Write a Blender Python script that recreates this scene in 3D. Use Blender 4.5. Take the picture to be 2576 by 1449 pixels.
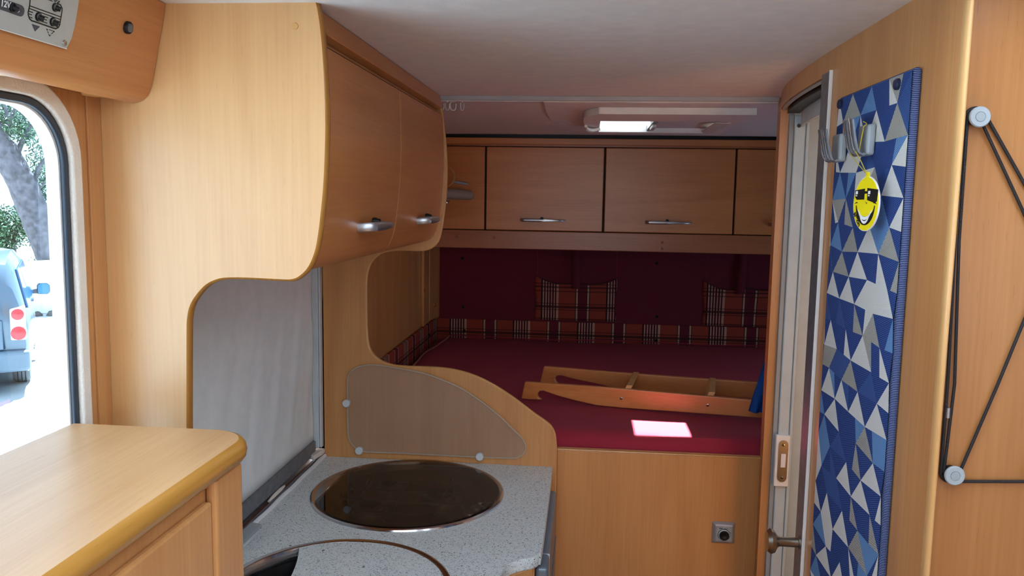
import bpy, bmesh, math, random
from mathutils import Vector, Matrix

random.seed(7)
for o in list(bpy.data.objects):
    bpy.data.objects.remove(o, do_unlink=True)
S = bpy.context.scene
COL = S.collection

# ------------------------------------------------------------------ camera
YAW, PIT, ROL, F, CZ = .0925, .1105, .0163, 2000.0, 1.62
IW, IH = 2576.0, 1449.0
_f = Vector((-math.sin(YAW) * math.cos(PIT), math.cos(YAW) * math.cos(PIT), -math.sin(PIT)))
_r = Vector((math.cos(YAW), math.sin(YAW), 0))
_d = _f.cross(_r)
_c, _s = math.cos(ROL), math.sin(ROL)
RIGHT, DOWN, FWD = _c * _r - _s * _d, _s * _r + _c * _d, _f
CAM = Vector((0, 0, CZ))
cd = bpy.data.cameras.new('camera')
cd.sensor_width = 36.0
cd.lens = F / IW * 36.0
cd.clip_start = .05
cd.clip_end = 300
cam = bpy.data.objects.new('camera', cd)
COL.objects.link(cam)
mw = Matrix((( RIGHT.x, -DOWN.x, -FWD.x, CAM.x), (RIGHT.y, -DOWN.y, -FWD.y, CAM.y), (RIGHT.z, -DOWN.z, -FWD.z, CAM.z), (0, 0, 0, 1)))
cam.matrix_world = mw
S.camera = cam

# ------------------------------------------------------------------ light
S.view_settings.view_transform = 'Standard'
S.view_settings.look = 'None'
S.view_settings.gamma = 1
S.view_settings.use_curve_mapping = False
S.view_settings.exposure = -0.15
SKY = 6.0
w = bpy.data.worlds.new('sky')
S.world = w
w.use_nodes = True
nt = w.node_tree
bg = nt.nodes['Background']
bg.inputs['Color'].default_value = (.86, .93, 1.0, 1)
bg.inputs['Strength'].default_value = SKY
sl = bpy.data.lights.new('sun', 'SUN')
sl.energy = 100
sl.angle = .0093
sl.color = (1, .96, .9)
sun = bpy.data.objects.new('sun', sl)
COL.objects.link(sun)
sun.location = (0, 6, 12)
SUNV = Vector((-.115, .565, 1)).normalized()
sun.rotation_euler = SUNV.to_track_quat('Z', 'Y').to_euler()


def portal(name, loc, rot, sx, sy):
    l = bpy.data.lights.new(name, 'AREA')
    l.shape = 'RECTANGLE'
    l.size, l.size_y = sx, sy
    l.cycles.is_portal = True
    o = bpy.data.objects.new(name, l)
    COL.objects.link(o)
    o.location = loc
    o.rotation_euler = rot


# window openings of the vehicle: (side window, roof hatch, windscreen, entrance door window); unseen ones assumed, for brightness
WY0, WY1, WZ0, WZ1 = -.15, 1.080, 1.02, 1.746
portal('daylight_side_window', (-.775, (WY0 + WY1) / 2, (WZ0 + WZ1) / 2), (0, -math.pi / 2, 0), WZ1 - WZ0, WY1 - WY0)
portal('daylight_roof_hatch', (.12, 2.78, 2.02), (0, 0, 0), .2, .42)
portal('daylight_added_skylight', (.1, .40, 1.96), (0, 0, 0), .9, 1.1)
portal('daylight_added_vent', (.9, 1.55, 1.96), (0, 0, 0), .4, .4)
portal('daylight_windscreen', (.3, -2.22, 1.42), (math.pi / 2, 0, 0), 1.7, .75)
portal('daylight_bed_window', (1.38, 2.95, 1.225), (0, math.pi / 2, 0), .33, .8)
portal('daylight_entrance', (1.38, -1.0, 1.325), (0, math.pi / 2, 0), .55, .6)


# ------------------------------------------------------------------ pixel -> point on a real plane
def ray(x, y):
    return (x - IW / 2) / F * RIGHT + (y - IH / 2) / F * DOWN + FWD


def on_x(x, y, X):
    v = ray(x, y); return CAM + v * ((X - CAM.x) / v.x)


def on_y(x, y, Y):
    v = ray(x, y); return CAM + v * ((Y - CAM.y) / v.y)


def on_z(x, y, Z):
    v = ray(x, y); return CAM + v * ((Z - CAM.z) / v.z)


def on_p(x, y, p, n):
    v = ray(x, y); return CAM + v * ((Vector(p) - CAM).dot(n) / v.dot(n))


# ------------------------------------------------------------------ materials
def srgb(r, g, b):
    f = lambda c: (c / 255 / 12.92) if c / 255 <= .04045 else ((c / 255 + .055) / 1.055) ** 2.4
    return (f(r), f(g), f(b), 1)


def newmat(name):
    m = bpy.data.materials.new(name)
    m.use_nodes = True
    n = m.node_tree
    return m, n, n.nodes['Principled BSDF']


def plain(name, col, rough=.5, metal=0.0, spec=.5, coat=0.0, var=.04, vscale=30, bump=0.0, bscale=200):
    """colour with a faint procedural unevenness"""
    m, n, p = newmat(name)
    p.inputs['Roughness'].default_value = rough
    p.inputs['Metallic'].default_value = metal
    p.inputs['Specular IOR Level'].default_value = spec
    p.inputs['Coat Weight'].default_value = coat
    tc = n.nodes.new('ShaderNodeTexCoord')
    nz = n.nodes.new('ShaderNodeTexNoise')
    nz.inputs['Scale'].default_value = vscale
    n.links.new(tc.outputs['Object'], nz.inputs['Vector'])
    rp = n.nodes.new('ShaderNodeValToRGB')
    rp.color_ramp.elements[0].position = .3
    rp.color_ramp.elements[1].position = .7
    rp.color_ramp.elements[0].color = tuple(c * (1 - var) for c in col[:3]) + (1,)
    rp.color_ramp.elements[1].color = tuple(min(1, c * (1 + var)) for c in col[:3]) + (1,)
    n.links.new(nz.outputs['Fac'], rp.inputs['Fac'])
    n.links.new(rp.outputs['Color'], p.inputs['Base Color'])
    if bump:
        n2 = n.nodes.new('ShaderNodeTexNoise')
        n2.inputs['Scale'].default_value = bscale
        n.links.new(tc.outputs['Object'], n2.inputs['Vector'])
        b = n.nodes.new('ShaderNodeBump')
        b.inputs['Strength'].default_value = bump
        b.inputs['Distance'].default_value = .002
        n.links.new(n2.outputs['Fac'], b.inputs['Height'])
        n.links.new(b.outputs['Normal'], p.inputs['Normal'])
    return m


def wood(name, axis, dark, light, rough=.32, fleck=.35):
    m, n, p = newmat(name)
    p.inputs['Roughness'].default_value = rough
    p.inputs['Specular IOR Level'].default_value = .45
    tc = n.nodes.new('ShaderNodeTexCoord')

    def noise(sc_long, sc_cross, detail=3, dist=0.0):
        mp = n.nodes.new('ShaderNodeMapping')
        s = [sc_cross] * 3
        s['XYZ'.index(axis)] = sc_long
        mp.inputs['Scale'].default_value = s
        n.links.new(tc.outputs['Object'], mp.inputs['Vector'])
        z = n.nodes.new('ShaderNodeTexNoise')
        z.inputs['Scale'].default_value = 1
        z.inputs['Detail'].default_value = detail
        z.inputs['Distortion'].default_value = dist
        n.links.new(mp.outputs['Vector'], z.inputs['Vector'])
        return z.outputs['Fac']
    a = noise(1.6, 16, 4, .6)
    b = noise(5, 190, 3)
    c = noise(26, 420, 2)
    mx = n.nodes.new('ShaderNodeMix')
    mx.inputs['Factor'].default_value = .38
    n.links.new(a, mx.inputs['A'])
    n.links.new(b, mx.inputs['B'])
    rp = n.nodes.new('ShaderNodeValToRGB')
    e = rp.color_ramp.elements
    e[0].position, e[1].position = .34, .64
    e[0].color, e[1].color = dark, light
    n.links.new(mx.outputs['Result'], rp.inputs['Fac'])
    fr = n.nodes.new('ShaderNodeValToRGB')
    fr.color_ramp.elements[0].position, fr.color_ramp.elements[1].position = .66, .78
    fr.color_ramp.elements[0].color = (0, 0, 0, 1)
    fr.color_ramp.elements[1].color = (fleck, fleck, fleck, 1)
    n.links.new(c, fr.inputs['Fac'])
    m2 = n.nodes.new('ShaderNodeMix')
    m2.data_type = 'RGBA'
    m2.blend_type = 'MIX'
    n.links.new(fr.outputs['Color'], m2.inputs['Factor'])
    n.links.new(rp.outputs['Color'], m2.inputs[6])
    m2.inputs[7].default_value = tuple(x * .45 for x in dark[:3]) + (1,)
    n.links.new(m2.outputs[2], p.inputs['Base Color'])
    bp = n.nodes.new('ShaderNodeBump')
    bp.inputs['Strength'].default_value = .06
    bp.inputs['Distance'].default_value = .001
    n.links.new(b, bp.inputs['Height'])
    n.links.new(bp.outputs['Normal'], p.inputs['Normal'])
    return m


WD, WL = srgb(186, 128, 76), srgb(202, 146, 90)
M = {}
for ax in 'XYZ':
    M['wood' + ax] = wood('pear_wood_grain_' + ax.lower(), ax, WD, WL)
M['woodY'] = wood('pear_wood_along', 'Y', srgb(180, 116, 66), srgb(198, 134, 80))
M['woodX'] = wood('pear_wood_across', 'X', srgb(188, 118, 66), srgb(206, 138, 80))
M['woodtop'] = wood('window_lit_top_veneer', 'Y', srgb(190, 144, 98), srgb(206, 162, 116), .36)  # paler, greyer wood: sheen from the window put into the colour
M['woodpale'] = wood('pear_wood_window_lit', 'Z', srgb(200, 150, 94), srgb(212, 164, 107), .36)  # same wood as the rest, colour lightened for the window light on it
M['woodpale'].node_tree.nodes['Principled BSDF'].inputs['Specular IOR Level'].default_value = .9
M['band'] = wood('oiled_edge_band', 'Z', srgb(150, 98, 38), srgb(170, 118, 52), .25)
M['bandY'] = wood('oiled_edge_band_long', 'Y', srgb(164, 114, 44), srgb(184, 132, 62), .25)
M['bandpale'] = wood('edge_band_pale', 'Z', srgb(198, 148, 92), srgb(212, 166, 108), .25)
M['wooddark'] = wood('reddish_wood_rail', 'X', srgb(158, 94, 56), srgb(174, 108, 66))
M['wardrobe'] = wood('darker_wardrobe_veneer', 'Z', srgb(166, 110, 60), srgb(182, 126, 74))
M['cap'] = plain('brown_screw_cap', srgb(140, 82, 48), .5)
M['ceil'] = plain('ceiling_lining', srgb(226, 222, 220), .75, spec=.2, bump=.15, bscale=500)
M['white'] = plain('white_plastic', srgb(232, 232, 230), .4)
M['offwhite'] = plain('cream_plastic', srgb(222, 214, 202), .5)
M['grey'] = plain('grey_plastic', srgb(150, 158, 162), .4)
M['ltgrey'] = plain('light_grey_enamel', srgb(196, 203, 205), .4)
M['pulley'] = plain('grey_pulley', srgb(158, 168, 174), .4)
M['coolgrey'] = plain('cool_grey_laminate', srgb(184, 200, 206), .4)
M['dkgrey'] = plain('dark_grey_plastic', srgb(84, 88, 94), .4)
M['black'] = plain('black_plastic', srgb(20, 20, 22), .42, spec=.3)
M['snap'] = plain('dark_snap', srgb(28, 22, 26), .7, spec=.15)
M['rubber'] = plain('blue_black_rubber', srgb(40, 52, 66), .45)
M['alu'] = plain('satin_aluminium', srgb(176, 178, 182), .32, metal=.9)
M['aludull'] = plain('weathered_aluminium', srgb(128, 132, 138), .45, metal=.6, var=.15, vscale=60)
M['chrome'] = plain('polished_steel', srgb(200, 200, 202), .14, metal=1)
M['steel'] = plain('brushed_steel', srgb(165, 163, 160), .28, metal=1)
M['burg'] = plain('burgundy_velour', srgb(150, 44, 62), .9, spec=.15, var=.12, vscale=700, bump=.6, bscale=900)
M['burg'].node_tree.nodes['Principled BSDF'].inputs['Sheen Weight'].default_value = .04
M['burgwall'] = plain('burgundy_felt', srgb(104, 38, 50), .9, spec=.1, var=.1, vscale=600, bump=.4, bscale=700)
M['bluecloth'] = plain('blue_towel', srgb(24, 78, 150), .9, spec=.1, bump=.5, bscale=400)
M['cord'] = plain('black_cord', srgb(34, 30, 32), .7, bump=.5, bscale=900)
M['caulk'] = plain('white_sealant', srgb(225, 228, 230), .5)
M['blind'] = plain('grey_blind_fabric', srgb(232, 236, 234), .85, spec=.15, var=.03)
M['yellow'] = plain('yellow_card', srgb(245, 225, 20), .45)
M['ink'] = plain('black_ink', srgb(24, 24, 22), .5)
M['inkwhite'] = plain('white_ink', srgb(240, 240, 240), .5)
M['gold'] = plain('yellow_elastic', srgb(205, 185, 60), .5)
M['floor'] = wood('floor_vinyl', 'Y', srgb(84, 58, 40), srgb(108, 78, 54), .45)
M['satin'] = plain('satin_nickel', srgb(186, 176, 160), .3, metal=1)
M['panelgrey'] = plain('silver_control_plate', srgb(182, 188, 186), .45, metal=.15)
M['printgrey'] = plain('dark_grey_print', srgb(68, 72, 82), .5)


def glassy(name, col, trans, gloss_rough=.02, diff=0.0, diffcol=(.8, .8, .8, 1)):
    m = bpy.data.materials.new(name)
    m.use_nodes = True
    n = m.node_tree
    n.nodes.clear()
    out = n.nodes.new('ShaderNodeOutputMaterial')
    tr = n.nodes.new('ShaderNodeBsdfTransparent')
    tr.inputs['Color'].default_value = col
    gl = n.nodes.new('ShaderNodeBsdfGlossy')
    gl.inputs['Roughness'].default_value = gloss_rough
    fr = n.nodes.new('ShaderNodeFresnel')
    fr.inputs['IOR'].default_value = 1.45
    m1 = n.nodes.new('ShaderNodeMixShader')
    df = n.nodes.new('ShaderNodeBsdfDiffuse')
    tcn = n.nodes.new('ShaderNodeTexCoord')
    nz = n.nodes.new('ShaderNodeTexNoise')
    nz.inputs['Scale'].default_value = 6
    n.links.new(tcn.outputs['Object'], nz.inputs['Vector'])
    mr = n.nodes.new('ShaderNodeMapRange')
    mr.inputs['To Min'].default_value = diff * .9
    mr.inputs['To Max'].default_value = diff * 1.1
    n.links.new(nz.outputs['Fac'], mr.inputs['Value'])
    df.inputs['Color'].default_value = diffcol
    m0 = n.nodes.new('ShaderNodeMixShader')
    n.links.new(mr.outputs['Result'], m0.inputs[0])
    n.links.new(tr.outputs[0], m0.inputs[1])
    n.links.new(df.outputs[0], m0.inputs[2])
    ge = n.nodes.new('ShaderNodeNewGeometry')
    iv = n.nodes.new('ShaderNodeMath')
    iv.operation = 'SUBTRACT'
    iv.inputs[0].default_value = 1
    n.links.new(ge.outputs['Backfacing'], iv.inputs[1])
    mu = n.nodes.new('ShaderNodeMath')
    mu.operation = 'MULTIPLY'
    n.links.new(fr.outputs[0], mu.inputs[0])
    n.links.new(iv.outputs[0], mu.inputs[1])
    n.links.new(mu.outputs[0], m1.inputs[0])
    n.links.new(m0.outputs[0], m1.inputs[1])
    n.links.new(gl.outputs[0], m1.inputs[2])
    n.links.new(m1.outputs[0], out.inputs[0])
    return m


M['pane'] = glassy('clear_window_pane', (.9, .95, 1, 1), 1)
M['tinted'] = glassy('blue_tinted_window_acrylic', (.54, .65, .74, 1), 1)
M['smoked'] = glassy('smoked_glass', (.60, .53, .48, 1), 1)
M['acrylic'] = glassy('frosted_acrylic', (.95, .94, .92, 1), 1, .25, .13, srgb(200, 190, 178))


def worktop_mat():
    m, n, p = newmat('speckled_laminate')
    p.inputs['Roughness'].default_value = .38
    tc = n.nodes.new('ShaderNodeTexCoord')

    def specks(scale, thr, distort):
        nz = n.nodes.new('ShaderNodeTexNoise')
        nz.inputs['Scale'].default_value = scale
        nz.inputs['Detail'].default_value = 2
        nz.inputs['Distortion'].default_value = distort
        n.links.new(tc.outputs['Object'], nz.inputs['Vector'])
        r = n.nodes.new('ShaderNodeValToRGB')
        r.color_ramp.elements[0].position = thr
        r.color_ramp.elements[1].position = thr + .03
        r.color_ramp.elements[0].color = (0, 0, 0, 1)
        r.color_ramp.elements[1].color = (1, 1, 1, 1)
        n.links.new(nz.outputs['Fac'], r.inputs['Fac'])
        return r.outputs['Color']
    base = srgb(214, 222, 221)
    cur = None
    for sc, th, ds, col in ((200, .60, 1.5, srgb(168, 180, 184)), (270, .625, 1.2, srgb(70, 76, 82)), (150, .69, .4, srgb(44, 42, 42)), (330, .655, .5, srgb(120, 112, 104))):
        f = specks(sc, th, ds)
        mx = n.nodes.new('ShaderNodeMix')
        mx.data_type = 'RGBA'
        n.links.new(f, mx.inputs['Factor'])
        if cur is None:
            mx.inputs[6].default_value = base
        else:
            n.links.new(cur, mx.inputs[6])
        mx.inputs[7].default_value = col
        cur = mx.outputs[2]
    n.links.new(cur, p.inputs['Base Color'])
    return m


M['worktop'] = worktop_mat()


def stripe_fabric(name, c1, c2, ang, freq, duty=.5):
    m, n, p = newmat(name)
    p.inputs['Roughness'].default_value = .9
    p.inputs['Specular IOR Level'].default_value = .1
    tc = n.nodes.new('ShaderNodeTexCoord')
    mp = n.nodes.new('ShaderNodeMapping')
    mp.inputs['Rotation'].default_value = (ang, 0, 0)
    n.links.new(tc.outputs['Object'], mp.inputs['Vector'])
    wv = n.nodes.new('ShaderNodeTexWave')
    wv.bands_direction = 'Z'
    wv.inputs['Scale'].default_value = freq
    wv.inputs['Distortion'].default_value = 1.2
    wv.inputs['Detail'].default_value = 2
    n.links.new(mp.outputs['Vector'], wv.inputs['Vector'])
    r = n.nodes.new('ShaderNodeValToRGB')
    r.color_ramp.elements[0].position = duty - .15
    r.color_ramp.elements[1].position = duty + .15
    r.color_ramp.elements[0].color = c1
    r.color_ramp.elements[1].color = c2
    n.links.new(wv.outputs['Fac'], r.inputs['Fac'])
    n.links.new(r.outputs['Color'], p.inputs['Base Color'])
    b = n.nodes.new('ShaderNodeBump')
    b.inputs['Strength'].default_value = .35
    b.inputs['Distance'].default_value = .001
    n.links.new(wv.outputs['Fac'], b.inputs['Height'])
    n.links.new(b.outputs['Normal'], p.inputs['Normal'])
    return m


BL1, BL2 = srgb(42, 60, 112), srgb(62, 88, 148)
M['fab'] = [stripe_fabric('quilt_blue', BL1, BL2, .35, 110),
            stripe_fabric('quilt_white', srgb(212, 212, 207), srgb(218, 218, 214), .2, 200),
            stripe_fabric('quilt_taupe_hatch', srgb(96, 96, 98), srgb(206, 202, 192), .6, 150),
            stripe_fabric('quilt_sky_hatch', srgb(60, 104, 164), srgb(126, 166, 206), -.5, 140),
            stripe_fabric('quilt_navy_hatch', srgb(34, 56, 112), srgb(80, 110, 168), -.7, 140)]


def plaid(name, axis, flip=False):
    """woven plaid: object-space period .312 m along axis, dark bands across"""
    m, n, p = newmat(name)
    p.inputs['Roughness'].default_value = .9
    p.inputs['Specular IOR Level'].default_value = .1
    tc = n.nodes.new('ShaderNodeTexCoord')
    sp = n.nodes.new('ShaderNodeSeparateXYZ')
    n.links.new(tc.outputs['Object'], sp.inputs[0])

    def math_(op, a, b=None):
        q = n.nodes.new('ShaderNodeMath')
        q.operation = op
        for i, v in enumerate((a, b)):
            if v is None:
                continue
            if isinstance(v, (int, float)):
                q.inputs[i].default_value = v
            else:
                n.links.new(v, q.inputs[i])
        return q.outputs[0]
    u = math_('FRACT', math_('DIVIDE', sp.outputs[axis], .312))
    rust, burg, cream, dark = srgb(148, 62, 48), srgb(104, 36, 48), srgb(186, 144, 120), srgb(48, 22, 27)
    st = []
    x = 0.0
    for k in range(6):
        st += [(x, dark), (x + .010, cream), (x + .028, burg if k != 2 else burg)]
        x += .0425
    st = st[:17] + [(.255, rust), (.515, dark), (.525, cream), (.552, dark), (.562, burg), (.688, dark), (.698, cream), (.725, dark), (.735, rust), (.985, dark)]
    r = n.nodes.new('ShaderNodeValToRGB')
    r.color_ramp.interpolation = 'CONSTANT'
    el = r.color_ramp.elements
    el[0].position, el[0].color = st[0]
    el[1].position, el[1].color = st[1]
    for pos, c in st[2:]:
        e = el.new(pos)
        e.color = c
    n.links.new(u, r.inputs['Fac'])
    v = math_('FRACT', math_('DIVIDE', sp.outputs['Z'], .17))
    r2 = n.nodes.new('ShaderNodeValToRGB')
    r2.color_ramp.interpolation = 'CONSTANT'
    vs = [(0, 0), (.215, .75), (.24, 0), (.275, .85), (.345, .0), (.385, .6), (.42, 0), (.74, .6), (.78, 0), (.85, .75), (.9, 0), (.95, .6), (.985, 0)]
    el = r2.color_ramp.elements
    el[0].position, el[1].position = vs[0][0], vs[1][0]
    el[0].color = (0, 0, 0, 1)
    el[1].color = (.75, .75, .75, 1)
    for pos, f in vs[2:]:
        el.new(pos).color = (f, f, f, 1)
    n.links.new(v, r2.inputs['Fac'])
    mx = n.nodes.new('ShaderNodeMix')
    mx.data_type = 'RGBA'
    n.links.new(r2.outputs['Color'], mx.inputs['Factor'])
    n.links.new(r.outputs['Color'], mx.inputs[6])
    mx.inputs[7].default_value = srgb(62, 34, 34)
    n.links.new(mx.outputs[2], p.inputs['Base Color'])
    nz = n.nodes.new('ShaderNodeTexNoise')
    nz.inputs['Scale'].default_value = 500
    n.links.new(tc.outputs['Object'], nz.inputs['Vector'])
    b = n.nodes.new('ShaderNodeBump')
    b.inputs['Strength'].default_value = .4
    b.inputs['Distance'].default_value = .001
    n.links.new(nz.outputs['Fac'], b.inputs['Height'])
    n.links.new(b.outputs['Normal'], p.inputs['Normal'])
    return m


M['plaidX'] = plaid('plaid_weave_x', 'X')
M['plaidY'] = plaid('plaid_weave_y', 'Y')


# ------------------------------------------------------------------ mesh helpers
class MB:
    def __init__(s):
        s.v, s.f, s.mi = [], [], []

    def add(s, vs, fs, mi=0):
        o = len(s.v)
        s.v += [Vector(p) for p in vs]
        s.f += [tuple(i + o for i in f) for f in fs]
        s.mi += [mi] * len(fs)
        return s

    def box(s, a, b, mi=0):
        x0, x1 = sorted((a[0], b[0])); y0, y1 = sorted((a[1], b[1])); z0, z1 = sorted((a[2], b[2]))
        return s.add([(x0, y0, z0), (x1, y0, z0), (x1, y1, z0), (x0, y1, z0), (x0, y0, z1), (x1, y0, z1), (x1, y1, z1), (x0, y1, z1)],
                     [(0, 3, 2, 1), (4, 5, 6, 7), (0, 1, 5, 4), (1, 2, 6, 5), (2, 3, 7, 6), (3, 0, 4, 7)], mi)

    def prism(s, pts, off, mi=0):
        """planar outline + extrusion vector"""
        n = len(pts)
        pts = [Vector(p) for p in pts]
        off = Vector(off)
        nrm = Vector((0, 0, 0))
        for i in range(n):
            a, b = pts[i], pts[(i + 1) % n]
            nrm += (a - pts[0]).cross(b - pts[0])
        if nrm.dot(off) > 0:
            pts = pts[::-1]
        fs = [tuple(range(n)), tuple(range(2 * n - 1, n - 1, -1))]
        for i in range(n):
            j = (i + 1) % n
            fs.append((i, i + n, j + n, j))
        return s.add(pts + [p + off for p in pts], [fs[0]] + [fs[1]] + fs[2:], mi)

    def tube(s, path, r, seg=8, closed=False, mi=0, flat=None):
        path = [Vector(p) for p in path]
        n = len(path)
        rings = []
        up = None
        for i, p in enumerate(path):
            if closed:
                t = path[(i + 1) % n] - path[i - 1]
            else:
                t = path[min(i + 1, n - 1)] - path[max(i - 1, 0)]
            t.normalize()
            if up is None:
                a = Vector((0, 0, 1)) if abs(t.z) < .9 else Vector((1, 0, 0))
                up = (a - t * a.dot(t)).normalized()
            else:
                up = (up - t * up.dot(t)).normalized()
            sd = t.cross(up)
            rr = r[i] if isinstance(r, (list, tuple)) else r
            fx = flat if flat else 1
            rings.append([p + (up * math.cos(k * 2 * math.pi / seg) * fx + sd * math.sin(k * 2 * math.pi / seg)) * rr for k in range(seg)])
        vs = [q for g in rings for q in g]
        fs = []
        m = n if closed else n - 1
        for i in range(m):
            j = (i + 1) % n
            for k in range(seg):
                l = (k + 1) % seg
                fs.append((i * seg + k, i * seg + l, j * seg + l, j * seg + k))
        if not closed:
            fs.append(tuple(range(seg))[::-1])
            fs.append(tuple((n - 1) * seg + k for k in range(seg)))
        return s.add(vs, fs, mi)

    def lathe(s, prof, c, axis='Z', seg=32, mi=0, a0=0, a1=2 * math.pi, dirv=None):
        """profile of (radius, height) around a point along an axis"""
        c = Vector(c)
        z = Vector(dirv).normalized() if dirv is not None else {'X': Vector((1, 0, 0)), 'Y': Vector((0, 1, 0)), 'Z': Vector((0, 0, 1))}[axis]
        a = Vector((0, 0, 1)) if abs(z.z) < .9 else Vector((1, 0, 0))
        x = (a - z * a.dot(z)).normalized()
        y = z.cross(x)
        n = len(prof)
        full = abs(a1 - a0 - 2 * math.pi) < 1e-6
        cnt = seg if full else seg + 1
        vs = []
        for k in range(cnt):
            t = a0 + (a1 - a0) * k / seg
            for r, h in prof:
                vs.append(c + z * h + (x * math.cos(t) + y * math.sin(t)) * max(r, 1e-5))
        fs = []
        for k in range(seg):
            l = (k + 1) % cnt
            for i in range(n - 1):
                fs.append((k * n + i, l * n + i, l * n + i + 1, k * n + i + 1))
        return s.add(vs, fs, mi)

    def grid(s, P, nu, nv, mi=0, closed=False):
        """P(i,j) -> point"""
        vs = [P(i, j) for i in range(nu + 1) for j in range(nv + 1)]
        fs = []
        for i in range(nu):
            for j in range(nv):
                a = i * (nv + 1) + j
                fs.append((a, a + nv + 1, a + nv + 2, a + 1))
        return s.add(vs, fs, mi)


def obj(name, mb, mat, parent=None, smooth=False, bevel=0.0, seg=2, solid=0.0, label=None, sub=0):
    off = Vector((0, 0, 0))
    q = parent
    while q is not None:
        off += Vector(q.location)
        q = q.parent
    me = bpy.data.meshes.new(name)
    me.from_pydata([v - off for v in mb.v], [], mb.f)
    mats = mat if isinstance(mat, list) else [mat]
    for m in mats:
        me.materials.append(M[m] if isinstance(m, str) else m)
    if len(mats) > 1:
        me.polygons.foreach_set('material_index', mb.mi)
    me.validate()
    bm = bmesh.new()
    bm.from_mesh(me)
    bmesh.ops.recalc_face_normals(bm, faces=bm.faces)
    bm.to_mesh(me)
    bm.free()
    o = bpy.data.objects.new(name, me)
    COL.objects.link(o)
    o.parent = parent
    if smooth:
        me.polygons.foreach_set('use_smooth', [True] * len(me.polygons))
        try:
            me.set_sharp_from_angle(angle=math.radians(38))
        except Exception:
            pass
    if solid:
        md = o.modifiers.new('thick', 'SOLIDIFY')
        md.thickness = solid
        md.offset = -1
    if bevel:
        md = o.modifiers.new('round', 'BEVEL')
        md.width = bevel
        md.segments = seg
        md.limit_method = 'ANGLE'
        md.angle_limit = math.radians(40)
        md.harden_normals = False
    if sub:
        md = o.modifiers.new('sub', 'SUBSURF')
        md.levels = md.render_levels = sub
    if label:
        o['label'] = label
    return o


def tag(o, label, cat, group=None):
    o['label'] = label
    o['category'] = cat
    if group:
        o['group'] = group
    return o


def struct(o):
    o['kind'] = 'structure'
    return o


def thing(name, label, cat, loc=(0, 0, 0), group=None):
    o = bpy.data.objects.new(name, None)
    o.empty_display_size = .05
    COL.objects.link(o)
    o.location = loc
    return tag(o, label, cat, group)


def copy_tree(o, parent=None):
    c = o.copy()
    COL.objects.link(c)
    c.parent = parent
    for ch in list(o.children):
        copy_tree(ch, c)
    return c


def box(a, b):
    return MB().box(a, b)


def spline(pts, n=6):
    """Catmull-Rom through points"""
    pts = [Vector(p) for p in pts]
    out = []
    for i in range(len(pts) - 1):
        p0, p1, p2, p3 = pts[max(i - 1, 0)], pts[i], pts[i + 1], pts[min(i + 2, len(pts) - 1)]
        for k in range(n):
            t = k / n
            out.append(.5 * ((2 * p1) + (p2 - p0) * t + (2 * p0 - 5 * p1 + 4 * p2 - p3) * t * t + (3 * p1 - p0 - 3 * p2 + p3) * t ** 3))
    out.append(pts[-1])
    return out


def band(path, yv, t, b, side=1):
    """half-round edge strip along a planar path; yv = panel normal (towards the back), t thickness, b bulge"""
    path = [Vector(p) for p in path]
    yv = Vector(yv)
    n = len(path)
    mb = MB()
    K = 6

    def P(i, j):
        tg = (path[min(i + 1, n - 1)] - path[max(i - 1, 0)]).normalized()
        out = tg.cross(yv).normalized() * side
        a = -math.pi / 2 + math.pi * j / K
        return path[i] + out * (b * math.cos(a)) + yv * (t / 2 + (t / 2) * math.sin(a))
    return mb.grid(P, n - 1, K)


# ================================================================== SETTING
CEIL = 1.9
YB = 3.83            # rear wall
YP = 2.18            # partition to the bed
YN = 1.16            # near end panel
XW = -.74            # left wall
XR = .435            # bathroom wall
FRONT = -2.2

struct(obj('floor', box((-.9, FRONT - .1, -.06), (1.42, YB + .08, 0)), 'floor'))

# ceiling with the hatch hole (X .03-.43, Y 2.58-2.98)
HX0, HX1, HY0, HY1 = .03, .43, 2.575, 2.99
mb = MB()
KX0, KX1, KY0, KY1 = -.35, .55, -.15, .95       # large unseen skylight, added above the camera to brighten the interior
mb.box((-.9, FRONT - .1, CEIL), (1.42, KY0, CEIL + .05))
mb.box((-.9, KY1, CEIL), (.7, HY0, CEIL + .05))
mb.box((.7, KY1, CEIL), (1.42, 1.35, CEIL + .05))
mb.box((.7, 1.75, CEIL), (1.42, HY0, CEIL + .05))
mb.box((1.1, 1.35, CEIL), (1.42, 1.75, CEIL + .05))       # leaves open an unseen roof vent, added to light the bathroom
mb.box((-.9, KY0, CEIL), (KX0, KY1, CEIL + .05))
mb.box((KX1, KY0, CEIL), (1.42, KY1, CEIL + .05))
mb.box((-.9, HY1, CEIL), (1.42, YB + .08, CEIL + .05))
mb.box((-.9, HY0, CEIL), (HX0, HY1, CEIL + .05))
mb.box((HX1, HY0, CEIL), (1.42, HY1, CEIL + .05))
ceiling = struct(obj('ceiling', mb, 'ceil'))

# left wall: cab section with the window hole, recessed kitchen section, bed section
mb = MB()
T = .02
mb.box((XW - T, FRONT, 0), (XW, WY0, CEIL))
mb.box((XW - T, WY0, 0), (XW, WY1, WZ0))
mb.box((XW - T, WY0, WZ1), (XW, WY1, CEIL))
mb.box((XW - T, WY1, 0), (XW, YN + .018, CEIL))
# rounded window corners
def corner_fill(cy, cz, sy, sz, r=.088):
    pts = [(XW, cy, cz)]
    for k in range(11):
        a = k / 10 * math.pi / 2
        pts.append((XW, cy + sy * (r - r * math.sin(a)), cz + sz * (r - r * math.cos(a))))
    mb.prism(pts, (-T, 0, 0))
corner_fill(WY1, WZ1, -1, -1)
corner_fill(WY0, WZ1, 1, -1)
corner_fill(WY1, WZ0, -1, 1)
corner_fill(WY0, WZ0, 1, 1)
mb.box((-.82, YN + .018, 0), (-.782, YP, CEIL))
mb.box((XW - T, YP, 0), (XW, YB, CEIL))
wl = struct(obj('wall_left', mb, 'woodZ'))
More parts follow.
